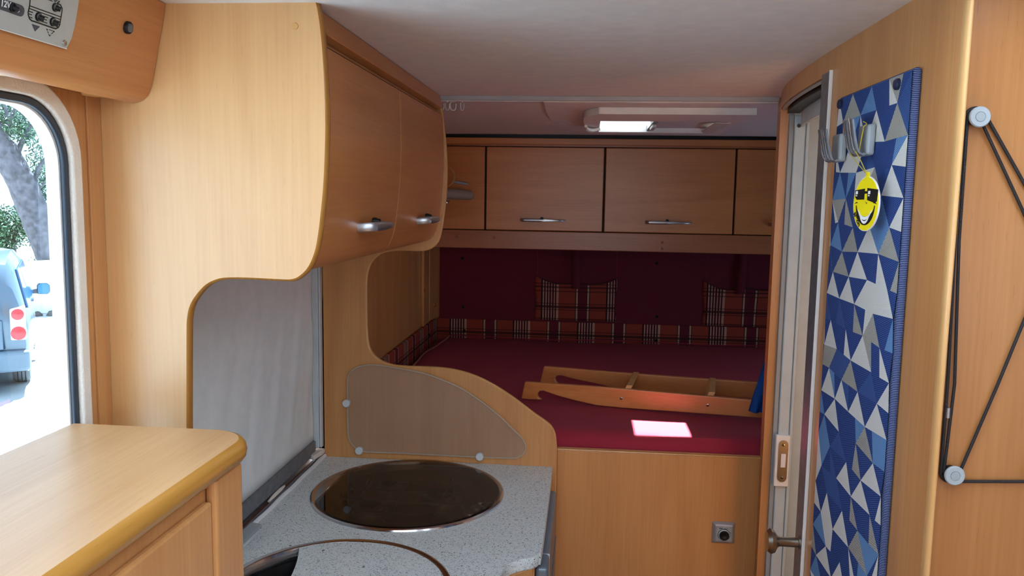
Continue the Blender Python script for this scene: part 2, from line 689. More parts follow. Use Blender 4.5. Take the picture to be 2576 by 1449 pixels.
# upright wood strips next to the window
obj('wall_strip', box((XW, 1.127, 0), (XW + .004, YN - .001, 1.80)), 'woodZ', wl, bevel=.001)

struct(obj('wall_rear', box((XW - T, YB, 0), (1.42, YB + .05, CEIL)), 'woodX'))
mb = MB()
EY0, EY1, EZ0, EZ1 = -1.3, -.7, 1.05, 1.6
mb.box((1.36, FRONT, 0), (1.40, EY0, CEIL))
mb.box((1.36, EY0, 0), (1.40, EY1, EZ0))
mb.box((1.36, EY0, EZ1), (1.40, EY1, CEIL))
mb.box((1.36, EY1, 0), (1.40, 2.55, CEIL))
mb.box((1.36, 2.55, 0), (1.40, 3.35, 1.06))
mb.box((1.36, 2.55, 1.39), (1.40, 3.35, CEIL))
mb.box((1.36, 3.35, 0), (1.40, YB, CEIL))
struct(obj('wall_right', mb, 'ceil'))
mb = MB()
mb.box((-.9, FRONT - .04, 0), (1.42, FRONT, 1.05))
mb.box((-.9, FRONT - .04, 1.8), (1.42, FRONT, CEIL))
mb.box((-.9, FRONT - .04, 1.05), (-.55, FRONT, 1.8))
mb.box((1.15, FRONT - .04, 1.05), (1.42, FRONT, 1.8))
struct(obj('wall_front', mb, 'ceil'))

# ------------------------------------------------------------------ bathroom block with curved sliding-door opening
plan = spline([(XR, 1.003, 0), (XR, 1.25, 0), (XR, 1.54, 0), (.4385, 1.70, 0), (.446, 1.84, 0), (.462, 2.0, 0), (.484, 2.12, 0), (.497, 2.175, 0)], 5)


def curved_wall(mb, p, z0, z1, th=.02):
    n = len(p)
    pr = []
    for i in range(n):
        tg = (p[min(i + 1, n - 1)] - p[max(i - 1, 0)]).normalized()
        nr = Vector((tg.y, -tg.x, 0))
        pr.append((p[i], p[i] + nr * th))
    vs, fs = [], []
    for a, b in pr:
        vs += [(a.x, a.y, z0), (a.x, a.y, z1), (b.x, b.y, z1), (b.x, b.y, z0)]
    for i in range(n - 1):
        o, q = i * 4, i * 4 + 4
        for k in range(4):
            l = (k + 1) % 4
            fs.append((o + k, o + l, q + l, q + k))
    fs.append((0, 1, 2, 3))
    e = (n - 1) * 4
    fs.append((e + 3, e + 2, e + 1, e))
    mb.add(vs, fs)


DZ = 1.858
mb = MB()
front = [p for p in plan if p.y <= 1.541]
doorp = [p for p in plan if 1.539 <= p.y <= 2.09]
endp = [p for p in plan if p.y >= 2.10]
curved_wall(mb, front, 0, CEIL, .006)
curved_wall(mb, [p for p in plan if p.y >= 1.539], DZ, CEIL)
curved_wall(mb, endp, 0, DZ)
wb = struct(obj('wall_bathroom', mb, 'woodZ', smooth=True))
# right jamb of the bed opening, joined to the bathroom corner
jx = .4975
obj('door_post', box((jx, 2.165, 0), (jx + .03, 2.215, CEIL)), 'woodZ', wb, bevel=.004, label='wooden jamb post beside the bed opening')
obj('corner_trim', MB().prism(spline([(XR - .0006, 1.012, 0), (XR - .0008, 1.004, 0), (XR + .0008, .9995, 0), (XR + .0035, .998, 0), (XR + .006, 1.0, 0), (XR + .0065, 1.006, 0), (XR + .0065, 1.012, 0)], 3), (0, 0, CEIL)), 'bandpale', wb, smooth=True, label='pale rounded corner trim')
# wardrobe face, set back behind the trim
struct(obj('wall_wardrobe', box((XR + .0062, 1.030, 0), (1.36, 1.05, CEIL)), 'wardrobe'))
# light inner wall of the wet room, seen through the door gap
struct(obj('wall_shower', box((.505, 2.135, 0), (1.36, 2.16, CEIL)), 'coolgrey'))

# sliding door of the bathroom
door = struct(obj('door_1', box((XR - .006, 1.519, 0), (XR + .022, 1.568, DZ + .004)), 'aludull', bevel=.003))
obj('edge_strip', box((XR - .0065, 1.5145, 0), (XR - .0002, 1.5185, DZ + .004)), 'white', door, bevel=.001)
mb = MB()
curved_wall(mb, [p + Vector((.016, 0, 0)) for p in doorp], DZ - .012, DZ + .006, .03)
obj('door_track', mb, 'black', door, smooth=True)
mb = MB()
curved_wall(mb, [p + Vector((.004, 0, 0)) for p in doorp], DZ - .005, DZ - .001, .006)
obj('track_lip', mb, 'grey', door, smooth=True)
mb = MB()
curved_wall(mb, [p + Vector((.05, 0, 0)) for p in doorp], DZ - .045, DZ - .006, .006)
obj('track_fascia', mb, 'ltgrey', door, smooth=True)
kz = .962
kn = MB().lathe([(0, -.062), (.019, -.06), (.0245, -.053), (.022, -.046), (.012, -.040), (.0095, -.036), (.0095, -.002), (.013, 0), (.013, .004), (0, .004)], (XR - .007, 1.540, kz), 'X', 28)
obj('door_knob', kn, 'satin', door, smooth=True, label='brushed metal mushroom door knob')
# jamb on the far side with strike plate
jamb = struct(obj('trim_1', box((.500, 2.088, 0), (.512, 2.128, DZ - .012)), 'grey', bevel=.002))
obj('jamb_face', box((.512, 2.082, 0), (.540, 2.128, DZ - .016)), 'coolgrey', jamb, bevel=.003)
obj('jamb_edge', box((.540, 2.078, 0), (.5475, 2.128, DZ - .014)), 'coolgrey', jamb, bevel=.002)
obj('screw', MB().lathe([(0, -.002), (.004, -.002), (.005, 0)], (.522, 2.082, 1.816), 'Y', 14), 'dkgrey', jamb, smooth=True)
obj('strike_housing', box((.505, 2.070, .885), (.541, 2.084, 1.022)), 'white', jamb, bevel=.002)


def stadium(cx, cz, w_, h_, y, n=8):
    r = w_ / 2
    pts = []
    for k in range(n + 1):
        a = math.pi * k / n
        pts.append(Vector((cx + r * math.cos(a), y, cz + h_ / 2 - r + r * math.sin(a))))
    for k in range(n + 1):
        a = math.pi + math.pi * k / n
        pts.append(Vector((cx + r * math.cos(a), y, cz - h_ / 2 + r + r * math.sin(a))))
    return pts


sp_ = obj('strike_plate', MB().prism(stadium(.524, .954, .024, .112, 2.070), (0, -.002, 0)), 'steel', jamb, label='brushed metal strike plate')
obj('latch_recess', box((.519, 2.0665, .938), (.531, 2.0682, .974)), 'white', sp_, bevel=.0005)
for z in (.998, .910):
    obj('screw', MB().lathe([(0, -.0026), (.003, -.0024), (.004, -.0008)], (.524, 2.068, z), 'Y', 12), 'chrome', sp_, smooth=True)

# ------------------------------------------------------------------ partition to the bed
TP = .018
top = [(1095, 243), (1106, 265), (1114, 312), (1120, 375), (1122, 440), (1119, 500), (1113, 553), (1106, 592), (1097, 612), (1081, 625), (1058, 630),
       (1022, 629), (985, 630), (956, 638), (936, 655), (924, 680), (920, 712), (920, 800), (923, 858), (932, 886), (951, 906), (982, 919), (1022, 924),
       (1090, 926), (1140, 932), (1190, 946), (1240, 970), (1290, 1002), (1340, 1040), (1374, 1064), (1388, 1078), (1396, 1097), (1399, 1130)]
pp = [on_y(x, y, YP) for x, y in top]
curve = spline(pp, 5)
curve.append(Vector((curve[-1].x, YP, 0)))
outline = [Vector((XW - .03, YP, 0)), Vector((XW - .03, YP, CEIL))] + [Vector((curve[0].x, YP, CEIL))] + curve
part_ = struct(obj('wall_partition', MB().prism(outline, (0, TP, 0)), 'woodZ'))
obj('edge_band', band(curve, (0, 1, 0), TP, .003, 1), 'bandpale', part_, smooth=True)

# bed front board with rail
BZ = .914
bf = struct(obj('wall_bed_front', box((-.068, 2.205, 0), (jx + .002, 2.222, BZ)), 'woodZ', bevel=.002))
obj('rail_cap', box((-.068, 2.202, BZ), (jx + .002, 2.224, BZ + .004)), 'bandpale', bf, bevel=.0015)

# thermostat on the bed board
th = thing('thermostat', 'square satin silver room thermostat with black round dial on bed board', 'thermostat', (.406, 2.205, .695))
tx, tz = .406, .696
mb = MB()
q = .033
mb.add([(tx - q, 2.205, tz - q), (tx + q, 2.205, tz - q), (tx + q, 2.205, tz + q), (tx - q, 2.205, tz + q),
        (tx - q * .74, 2.193, tz - q * .74), (tx + q * .74, 2.193, tz - q * .74), (tx + q * .74, 2.193, tz + q * .74), (tx - q * .74, 2.193, tz + q * .74)],
       [(4, 5, 6, 7), (0, 1, 5, 4), (1, 2, 6, 5), (2, 3, 7, 6), (3, 0, 4, 7), (3, 2, 1, 0)])
obj('bezel', mb, plain('silver_bezel', srgb(158, 160, 164), .3, metal=.35), th, bevel=.003)
pl = obj('face_plate', MB().prism([(tx - .021, 2.1935, tz - .015), (tx - .015, 2.1935, tz - .021), (tx + .015, 2.1935, tz - .021), (tx + .021, 2.1935, tz - .015), (tx + .021, 2.1935, tz + .015), (tx + .015, 2.1935, tz + .021), (tx - .015, 2.1935, tz + .021), (tx - .021, 2.1935, tz + .015)], (0, -.0015, 0)), 'grey', th)
obj('printed_bar', box((tx - .014, 2.1914, tz + .0155), (tx - .004, 2.1921, tz + .0175)), 'ink', pl)
obj('printed_line', box((tx - .001, 2.1914, tz + .0153), (tx + .010, 2.1921, tz + .0163)), 'printgrey', pl)
obj('scale_ring', MB().lathe([(.0168, -.0004), (.0168, -.001), (.0158, -.001), (.0158, -.0004)], (tx, 2.192, tz - .002), 'Y', 40, a0=-2.2, a1=1.5), 'ink', th)
obj('dial_ring', MB().lathe([(.0152, 0), (.0152, -.004), (.0138, -.005), (.0138, -.002)], (tx, 2.192, tz - .002), 'Y', 36), 'ltgrey', th, smooth=True)
obj('dial', MB().lathe([(.0137, 0), (.0137, -.008), (.0125, -.0095), (.006, -.0095), (.004, -.008), (0, -.008)], (tx, 2.192, tz - .002), 'Y', 36), 'black', th, smooth=True)
for a in (.3, .15, -.2, -.45, -.7):
    obj('tick', box((tx + .0185 * math.cos(a) - .0008, 2.1914, tz + .0185 * math.sin(a) - .0008), (tx + .0185 * math.cos(a) + .0008, 2.1921, tz + .0185 * math.sin(a) + .0008)), 'ink', pl)

# ------------------------------------------------------------------ near end panel
npx = [(790, -10), (797, 20), (804, 62), (811, 135), (816, 230), (818, 330), (814, 450), (806, 540), (797, 608), (788, 643), (775, 671), (757, 691), (735, 702),
       (700, 702), (620, 698), (572, 698), (546, 702), (520, 714), (497, 737), (479, 765), (471, 797), (469, 850), (469, 1070)]
np_ = [on_y(x, y, YN) for x, y in npx]
ncurve = [p for p in spline(np_, 5) if p.z < CEIL]
ncurve.insert(0, Vector((ncurve[0].x - .001, YN, CEIL)))
ncurve.append(Vector((ncurve[-1].x, YN, 0)))
ep = thing('end_panel', 'pale wooden cupboard end panel with cut-out beside the blind', 'panel', (-.7, YN, 0))
obj('board', MB().prism([Vector((XW, YN, 0)), Vector((XW, YN, CEIL))] + ncurve, (0, TP, 0)), 'woodpale', ep)
obj('edge_band', band(ncurve, (0, 1, 0), TP, .004, 1), 'band', ep, smooth=True, label='darker honey coloured edge band')
for x, y in ((742, 66), (683, -2)):
    c = on_y(x, y, YN)
    obj('screw_cap', MB().lathe([(0, -.0012), (.0046, -.0012), (.0052, 0)], c, 'Y', 20), 'bandpale', ep, smooth=True)

# ------------------------------------------------------------------ overhead kitchen cupboard
cup = thing('overhead_cupboard', 'curved-front wooden overhead kitchen cupboard above the grey blind', 'cupboard', (-.58, 1.66, 1.49))
IN = .007
prof = []
for i, p in enumerate(ncurve):
    if p.z < 1.497 and p.x < -.44:
        break
    tg = (ncurve[min(i + 1, len(ncurve) - 1)] - ncurve[max(i - 1, 0)]).normalized()
    prof.append(Vector((p.x, 0, p.z)) + tg.cross(Vector((0, -1, 0))) * IN)
Y0, Y1 = YN + TP + .001, YP - .001
YG = 1.672


def prof_slab(mb, pts, y0, y1, th):
    n = len(pts)
    vs = []
    for i in range(n):
        tg = (pts[min(i + 1, n - 1)] - pts[max(i - 1, 0)]).normalized()
        nr = tg.cross(Vector((0, -1, 0)))
        if nr.x < 0:
            nr = -nr
        a, b = pts[i], pts[i] - nr * th
        for q, y in ((a, y0), (a, y1), (b, y1), (b, y0)):
            vs.append((q.x, y, q.z))
    fs = []
    for i in range(n - 1):
        o, q = i * 4, i * 4 + 4
        for k in range(4):
            l = (k + 1) % 4
            fs.append((o + k, o + l, q + l, q + k))
    fs.append((0, 1, 2, 3)); e = (n - 1) * 4
    fs.append((e + 3, e + 2, e + 1, e))
    mb.add(vs, fs)


dpts = [p for p in prof if p.z < 1.850]
cpts = [p for p in prof if p.z > 1.866]
cpts = [Vector((cpts[0].x, 0, CEIL - .001))] + [p for p in cpts if p.z < CEIL - .002] + [Vector((cpts[-1].x + .001, 0, 1.866))]
mb = MB().box((-.775, Y0, 1.505), (-.44, Y1, 1.52))
mb.box((-.775, Y0, 1.52), (-.755, Y1, CEIL - .001))
mb.box((-.775, Y0, 1.855), (cpts[-1].x - .015, Y1, CEIL - .001))
obj('carcass', mb, 'woodY', cup)
mb = MB()
prof_slab(mb, cpts, Y0, Y1, .016)
obj('cornice', mb, 'woodY', cup, smooth=True, bevel=.002)
doors = []
for y0, y1 in ((Y0 + .001, YG - .0015), (YG + .0015, Y1 - .004)):
    mb = MB()
    prof_slab(mb, dpts, y0, y1, .016)
    doors.append(obj('door', mb, 'woodY', cup, smooth=True, bevel=.0015))


def bow_handle(base, along, out, L, H, W, T_):
    """tapering bow handle: path base -> out -> along -> back to the door"""
    along, out = Vector(along).normalized(), Vector(out).normalized()
    side = along.cross(out)
    base = Vector(base)
    ctrl = [(-.5, 0), (-.495, .5), (-.46, .93), (-.36, 1.0), (-.1, 1.0), (.15, .95), (.32, .8), (.43, .5), (.5, 0)]
    path = spline([Vector((a * L, h * H, 0)) for a, h in ctrl], 4)
    n = len(path)
    mb = MB()
    seg = 10
    vs, fs = [], []
    for i, p in enumerate(path):
        tg = (path[min(i + 1, n - 1)] - path[max(i - 1, 0)]).normalized()
        nr = Vector((-tg.y, tg.x, 0))
        u = (p.x / L + .5)
        wf = W * (1.0 - .55 * max(0, u - .35) / .65)
        for k in range(seg):
            a = 2 * math.pi * k / seg
            ca, sa = math.cos(a), math.sin(a)
            ca = math.copysign(abs(ca) ** .6, ca); sa = math.copysign(abs(sa) ** .6, sa)
            q = p + nr * (ca * T_ / 2)
            vs.append(base + along * q.x + out * q.y + side * (sa * wf / 2))
    for i in range(n - 1):
        for k in range(seg):
            l = (k + 1) % seg
            fs.append((i * seg + k, i * seg + l, (i + 1) * seg + l, (i + 1) * seg + k))
    fs.append(tuple(range(seg))[::-1]); fs.append(tuple((n - 1) * seg + k for k in range(seg)))
    return mb.add(vs, fs)


def surf_x(z):
    best = min(dpts, key=lambda p: abs(p.z - z))
    return best.x


hz = 1.566
for d, yc in zip(doors, (1.486, 1.985)):
    sx = surf_x(hz)
    obj('handle', bow_handle((sx - .001, yc, hz), (0, 1, 0), (1, 0, .06), .185, .030, .017, .008), 'alu', d, smooth=True, label='satin aluminium bow handle')
    obj('lock_button', MB().lathe([(.007, -.001), (.007, .008), (.005, .012), (.005, .016), (0, .017)], (sx, yc, hz + .009), 'X', 18), 'black', d, smooth=True)
tag(obj('cable', MB().tube(spline([(-.60, 2.16, 1.502), (-.57, 2.13, 1.492), (-.53, 2.10, 1.496), (-.50, 2.08, 1.503)], 6), .003, 6), 'black', smooth=True), 'short black cable clipped under the overhead kitchen cupboard', 'cable')

# ------------------------------------------------------------------ kitchen blind + window channel
bl = thing('roller_blind', 'closed grey pleat-wrinkled roller blind over the kitchen window', 'blind', (-.76, 1.66, .88))
bx = -.762


def blP(i, j):
    y = Y0 + .002 + (2.148 - Y0) * i / 90
    z = .926 + (1.503 - .926) * j / 20
    u, v = i / 90, j / 20
    w_ = math.sin((y * 9 - z * 3.2) * 6.2) * .0026 + math.sin((y * 21 - z * 6) * 5 + 1) * .0011
    return Vector((bx + w_ * (1 - v * .75) * (.3 + .7 * u) * min(1, v * 5), y, z))


obj('fabric', MB().grid(blP, 90, 20), 'blind', bl, smooth=True, solid=.001)
obj('guide_rail', MB().box((bx - .012, 2.149, .905), (bx + .016, 2.161, 1.503)).box((bx + .016, 2.154, .905), (bx + .022, 2.172, 1.503)), 'ltgrey', bl, bevel=.002)
obj('bottom_bar', box((bx - .004, Y0 + .002, .889), (bx + .008, 2.147, .928)), 'aludull', bl, bevel=.003, label='dull aluminium bottom bar')
obj('cream_catch', MB().tube([(bx + .010, 1.80, .882), (bx + .012, 1.83, .886), (bx + .012, 1.87, .886), (bx + .010, 1.90, .884)], [.003, .005, .005, .003], 8), 'offwhite', bl, smooth=True)
obj('end_foot', MB().prism([(bx, 2.11, .8845), (bx + .018, 2.10, .8845), (bx + .026, 2.15, .8845), (bx + .026, 2.172, .8845), (bx, 2.172, .8845)], (0, 0, .014)), 'offwhite', bl, bevel=.003)
ch = thing('window_channel', 'dull aluminium window channel running behind the worktop', 'window frame', (-.76, 1.66, .85))
obj('channel_base', box((-.781, Y0, .840), (-.7455, YP - .002, .868)), 'aludull', ch, bevel=.002)
obj('channel_lip', box((-.751, Y0, .868), (-.7455, YP - .002, .880)), 'aludull', ch, bevel=.002)
obj('rust_seal', box((-.758, Y0, .868), (-.7535, YP - .002, .8765)), plain('rust_brown_seal', srgb(120, 62, 34), .6, var=.2), ch)
obj('rivet', MB().lathe([(0, .003), (.004, .002), (.005, 0)], (-.7455, 1.60, .877), 'X', 12), 'dkgrey', ch, smooth=True)

# ------------------------------------------------------------------ kitchen block
CT = .872
kb = thing('kitchen_cabinet', 'wooden kitchen base cabinet with grey rail under the speckled worktop', 'cabinet', (-.42, 1.7, 0))
edge = [on_z(x, y, CT) for x, y in ((1390, 1171), (1378, 1270), (1363, 1378), (1356, 1392), (1341, 1401), (1311, 1407), (1286, 1415), (1269, 1428), (1260, 1449))]
edge[0] = Vector((edge[0].x, YP - .001, CT))
ec = spline(edge, 6)
ec += [Vector((ec[-1].x - .003, 1.40, CT)), Vector((ec[-1].x - .006, YN + TP + .004, CT))]
SC, SR = Vector((-.463, 1.411, CT)), .225
HC, HR = Vector((-.437, 1.931, CT)), .244
wt = thing('worktop', 'pale grey speckled laminate kitchen worktop with wavy front edge', 'worktop', (-.42, 1.7, CT - .026))
# worktop slab with round cut-outs (boolean-free: rings of quads around each hole)
me_out = [Vector((-.744, YP - .001, CT))] + ec + [Vector((-.744, YN + TP + .004, CT))]


def slab_with_holes(outline, holes, z0, z1):
    bm = bmesh.new()
    vs = [bm.verts.new((p.x, p.y, z1)) for p in outline]
    edges = [bm.edges.new((vs[i], vs[(i + 1) % len(vs)])) for i in range(len(vs))]
    for c, r in holes:
        hv = [bm.verts.new((c.x + r * math.cos(a), c.y + r * math.sin(a), z1)) for a in [2 * math.pi * k / 72 for k in range(72)]]
        edges += [bm.edges.new((hv[i], hv[(i + 1) % 72])) for i in range(72)]
    bmesh.ops.triangle_fill(bm, use_beauty=True, use_dissolve=False, edges=edges)
    bad = []
    for f in bm.faces:
        c_ = f.calc_center_median()
        for c, r in holes:
            if (c_.x - c.x) ** 2 + (c_.y - c.y) ** 2 < (r * .985) ** 2:
                bad.append(f)
                break
    bmesh.ops.delete(bm, geom=bad, context='FACES_ONLY')
    ret = bmesh.ops.extrude_face_region(bm, geom=list(bm.faces))
    for g in ret['geom']:
        if isinstance(g, bmesh.types.BMVert):
            g.co.z = z0
    bm.verts.index_update()
    mb = MB()
    mb.add([v.co.copy() for v in bm.verts], [tuple(v.index for v in f.verts) for f in bm.faces])
    bm.free()
    return mb


obj('slab', slab_with_holes(me_out, [(SC, SR - .012), (HC, HR - .012)], CT - .026, CT), 'worktop', wt)
mb = MB()
n = len(ec)
obj('front_edge', band(ec, (0, 0, -1), .026, .0012, 1), 'worktop', wt, smooth=True)
obj('sealant_bead', MB().tube([(-.7385 + .001 * math.sin(y * 40), y, .8745) for y in [Y0 + (YP - .003 - Y0) * k / 40 for k in range(41)]], .006, 8), 'caulk', wt, smooth=True, label='white silicone bead')
# cabinet body below
body = [Vector((-.744, YP - .002, 0)), Vector((-.092, YP - .002, 0)), Vector((-.092, 1.62, 0)), Vector((-.165, 1.55, 0)), Vector((-.170, YN + TP + .006, 0)), Vector((-.744, YN + TP + .006, 0))]
obj('front_panel', MB().box((-.108, 1.615, .1), (-.092, YP - .004, CT - .0265)), 'woodZ', kb, bevel=.002)
obj('side_front', MB().prism([(-.108, 1.612, .1), (-.096, 1.605, .1), (-.160, 1.535, .1), (-.176, 1.542, .1)], (0, 0, CT - .1265)), 'woodZ', kb)
obj('near_front', MB().box((-.182, YN + TP + .006, .1), (-.168, 1.536, CT - .0265)), 'woodZ', kb, bevel=.002)
obj('plinth', MB().box((-.70, YN + .03, 0), (-.2, YP - .01, .1)), 'dkgrey', kb)
rl = obj('appliance_front', MB().box((-.091, 1.632, .11), (-.064, 2.10, .834)), plain('blue_grey_front', srgb(112, 124, 136), .35, metal=.2), kb, bevel=.008, seg=4, label='blue grey rounded appliance front')
obj('front_seam', MB().box((-.0915, 1.702, .1105), (-.0635, 1.7035, .8345)), 'ltgrey', rl)
obj('metal_strip', MB().box((-.064, 1.75, .70), (-.061, 2.08, .712)), 'aludull', kb)

# hob
hob = thing('round_hob', 'round gas hob under a smoked glass lid set in the worktop', 'hob', (HC.x, HC.y, CT - .05))
obj('steel_rim', MB().lathe([(HR - .014, -.004), (HR - .012, .003), (HR - .004, .006), (HR, .004), (HR + .001, 0), (HR - .004, .0005), (HR - .014, -.004)], HC, 'Z', 96), 'chrome', hob, smooth=True)
PAN = plain('dark_pan_steel', srgb(150, 140, 126), .3, metal=.85)
obj('pan', MB().lathe([(HR - .013, -.002), (HR - .016, -.02), (HR - .035, -.032), (.09, -.036), (0, -.036)], HC, 'Z', 80), PAN, hob, smooth=True)
# chord cut of the lid
A = on_z(862, 1188, CT); B = on_z(788, 1267, CT)
ca = math.atan2(A.y - HC.y, A.x - HC.x); cb = math.atan2(B.y - HC.y, B.x - HC.x) % (2 * math.pi)
LR = HR - .012
ca = ca % (2 * math.pi)
lid, seg_ = [], []
a0, a1 = cb, ca + 2 * math.pi
N = 80
for k in range(N + 1):
    a = a0 + (a1 - a0) * k / N
    lid.append(Vector((HC.x + LR * math.cos(a), HC.y + LR * math.sin(a), CT + .003)))
for k in range(25):
    a = ca + (cb - ca) * k / 24
    seg_.append(Vector((HC.x + LR * math.cos(a), HC.y + LR * math.sin(a), CT - .002)))
obj('glass_lid', MB().prism(lid, (0, 0, .004)), 'smoked', hob, label='smoked brown glass lid')
obj('hinge_plate', MB().prism(seg_, (0, 0, .004)), 'steel', hob)
obj('chord_trim', MB().tube([lid[0], lid[-1]], .003, 8), 'chrome', hob, smooth=True)
# pan stand wires
mb = MB()
gz = CT - .012
for dy in (-.11, -.035, .035, .11):
    hw = math.sqrt(max(.0, .19 ** 2 - dy * dy)) * .92
    pts = [(HC.x - hw, HC.y + dy, gz - .014), (HC.x - hw + .01, HC.y + dy, gz), (HC.x + hw - .03, HC.y + dy, gz), (HC.x + hw - .02, HC.y + dy, gz - .014)]
    mb.tube(pts, .003, 6)
for dx in (-.12, -.02, .09):
    hw = math.sqrt(.19 ** 2 - dx * dx) * .86
    mb.tube([(HC.x + dx, HC.y - hw, gz), (HC.x + dx, HC.y + hw, gz)], .003, 6)
obj('pan_stand', mb, 'dkgrey', hob, smooth=True)
for bx_, by_, br in ((-.085, -.055, .045), (.075, .045, .055), (-.075, .10, .035)):
    bu = obj('burner', MB().lathe([(br, -.036), (br, -.028), (br * .75, -.026), (br * .75, -.018), (br * .6, -.016), (0, -.016)], HC + Vector((bx_, by_, 0)), 'Z', 32), 'steel', hob, smooth=True)
    obj('burner_cap', MB().lathe([(br * .62, -.018), (br * .62, -.013), (br * .5, -.011), (0, -.011)], HC + Vector((bx_, by_, 0)), 'Z', 28), 'black', bu, smooth=True)
for k in range(3):
    a = -.42 + k * .22
    c = HC + Vector((.185 * math.cos(a), .185 * math.sin(a), 0))
    obj('gas_knob', MB().lathe([(.016, -.034), (.0155, -.016), (.013, -.013), (0, -.013)], c, 'Z', 20), 'steel', hob, smooth=True)
for k in range(3):
    c = HC + Vector((-.17, -.06 + k * .06, 0))
    obj('lid_stop', MB().lathe([(.008, -.034), (.008, -.010), (0, -.010)], c, 'Z', 12), 'black', hob, smooth=True)
obj('lid_hook', MB().tube(spline([HC + Vector((.222, -.035, .001)), HC + Vector((.205, -.035, -.004)), HC + Vector((.195, -.045, -.006)), HC + Vector((.205, -.055, -.004))], 4), .0025, 6), 'black', hob, smooth=True)

# sink
sink = thing('round_sink', 'round steel sink with speckled worktop-pattern cover in the worktop', 'sink', (SC.x, SC.y, CT - .13))
obj('steel_rim', MB().lathe([(SR - .014, -.004), (SR - .012, .002), (SR - .004, .0045), (SR, .003), (SR + .001, 0), (SR - .004, .0003), (SR - .014, -.004)], SC, 'Z', 96), 'chrome', sink, smooth=True)
obj('bowl', MB().lathe([(SR - .013, -.002), (SR - .018, -.012), (SR - .03, -.11), (SR - .06, -.128), (.03, -.13), (0, -.132)], SC, 'Z', 72), 'steel', sink, smooth=True)
cv = []
notch = on_z(668, 1424, CT)
for k in range(73):
    a = math.radians(-122) + math.radians(250) * k / 72 * 1.0
    cv.append(Vector((SC.x + (SR - .013) * math.cos(a), SC.y + (SR - .013) * math.sin(a), CT - .004)))
e0, e1 = cv[-1], cv[0]
mid = (e0 + e1) / 2 + Vector((.05, 0, 0))
for k in range(1, 12):
    t = k / 12
    cv.append((1 - t) ** 2 * e0 + 2 * t * (1 - t) * mid + t * t * e1)
obj('cover', MB().prism(cv, (0, 0, .006)), 'worktop', sink, label='speckled sink cover with finger notch')
obj('cover_seal', MB().tube([p + Vector((0, 0, -.002)) for p in cv], .002, 6, closed=True), 'dkgrey', sink, smooth=True)
obj('bowl_step', MB().lathe([(SR - .016, -.010), (SR - .024, -.010), (SR - .026, -.016)], SC, 'Z', 72), 'chrome', sink, smooth=True)

# folded tap
tp = thing('kitchen_tap', 'low folded satin grey kitchen tap behind the sink', 'tap', (-.71, 1.60, CT))
tpz = .895
bl_ = [on_z(x, y, tpz) for x, y in ((632, 1312), (660, 1318), (604, 1371), (603, 1378), (555, 1390), (555, 1382))]
obj('lever', MB().prism(bl_, (0, 0, -.006)), 'grey', tp, bevel=.002)
low = [Vector((p.x + .006, p.y - .002, CT + .0005)) for p in bl_[:5]] + [Vector((bl_[5].x, bl_[5].y, CT + .0005))]
obj('tap_body', MB().prism([p + (Vector((-.012, .004, 0)) if i in (1, 2, 3) else Vector((0, 0, 0))) for i, p in enumerate(low)], (0, 0, tpz - .006 - CT - .0005)), 'ltgrey', tp, bevel=.003)
obj('lever_tip', MB().prism([bl_[3] + Vector((.0, -.001, -.001)), bl_[4] + Vector((0, -.001, -.001)), bl_[4] + Vector((0, -.004, -.007)), bl_[3] + Vector((0, -.004, -.007))], (0, .001, -.001)), 'satin', tp)

# splash guard
sg = thing('splash_guard', 'frosted acrylic splash guard screwed to the partition above the hob', 'splash guard', (-.42, YP - .012, CT + .02))
spx = [(885, 932), (905, 922), (940, 918), (990, 925), (1060, 938), (1110, 955), (1160, 977), (1210, 1010), (1255, 1046), (1295, 1085), (1313, 1103), (1322, 1122), (1318, 1140), (1303, 1151), (1280, 1153),
       (1150, 1148), (1000, 1140), (920, 1137), (895, 1128), (880, 1110), (875, 1085), (874, 1000), (874, 955), (878, 940)]
YS = YP - .014
so = [on_y(x, y, YS) for x, y in spx]
so = spline(so + [so[0]], 3)[:-1]
obj('acrylic_sheet', MB().prism(so, (0, .004, 0)), 'acrylic', sg, bevel=.001)
obj('sheet_edge', MB().tube([p + Vector((0, .002, 0)) for p in so], .0019, 6, closed=True), plain('acrylic_edge', srgb(178, 164, 146), .3), sg, smooth=True)
for x, y in ((872, 1014), (904, 1133), (1207, 1148)):
    c = on_y(x, y, YS)
    obj('standoff_cap', MB().lathe([(.008, .013), (.008, 0), (.0112, -.001), (.0112, -.006), (.0098, -.008), (0, -.008)], c, 'Y', 24), 'ltgrey', sg, smooth=True, label='pale grey plastic standoff cap')

# ================================================================== BED ALCOVE
MZ = .955
bed = thing('mattress', 'burgundy velour covered mattress filling the rear bed alcove', 'mattress', (.2, 3.0, BZ - .12))


def mP(i, j):
    u, v = i / 60, j / 50
    x = -.70 + u * (1.30 + .70)
    prof_ = [(2.232, .80), (2.230, .90), (2.234, .932), (2.252, .951), (2.285, MZ + .001)]
    if j < 5:
        y, z = prof_[j]
    else:
        t = (j - 4) / 46
        y = 2.285 + t * (3.80 - 2.285)
        z = MZ - .006 * t
        if j == 50:
            z -= .012
    z += .0025 * math.sin(x * 5 + y * 3) * (1 if j >= 5 else .3) + .0015 * math.sin(x * 11 - y * 7)
    if i == 0:
        z -= .012
    return Vector((x, y, z))


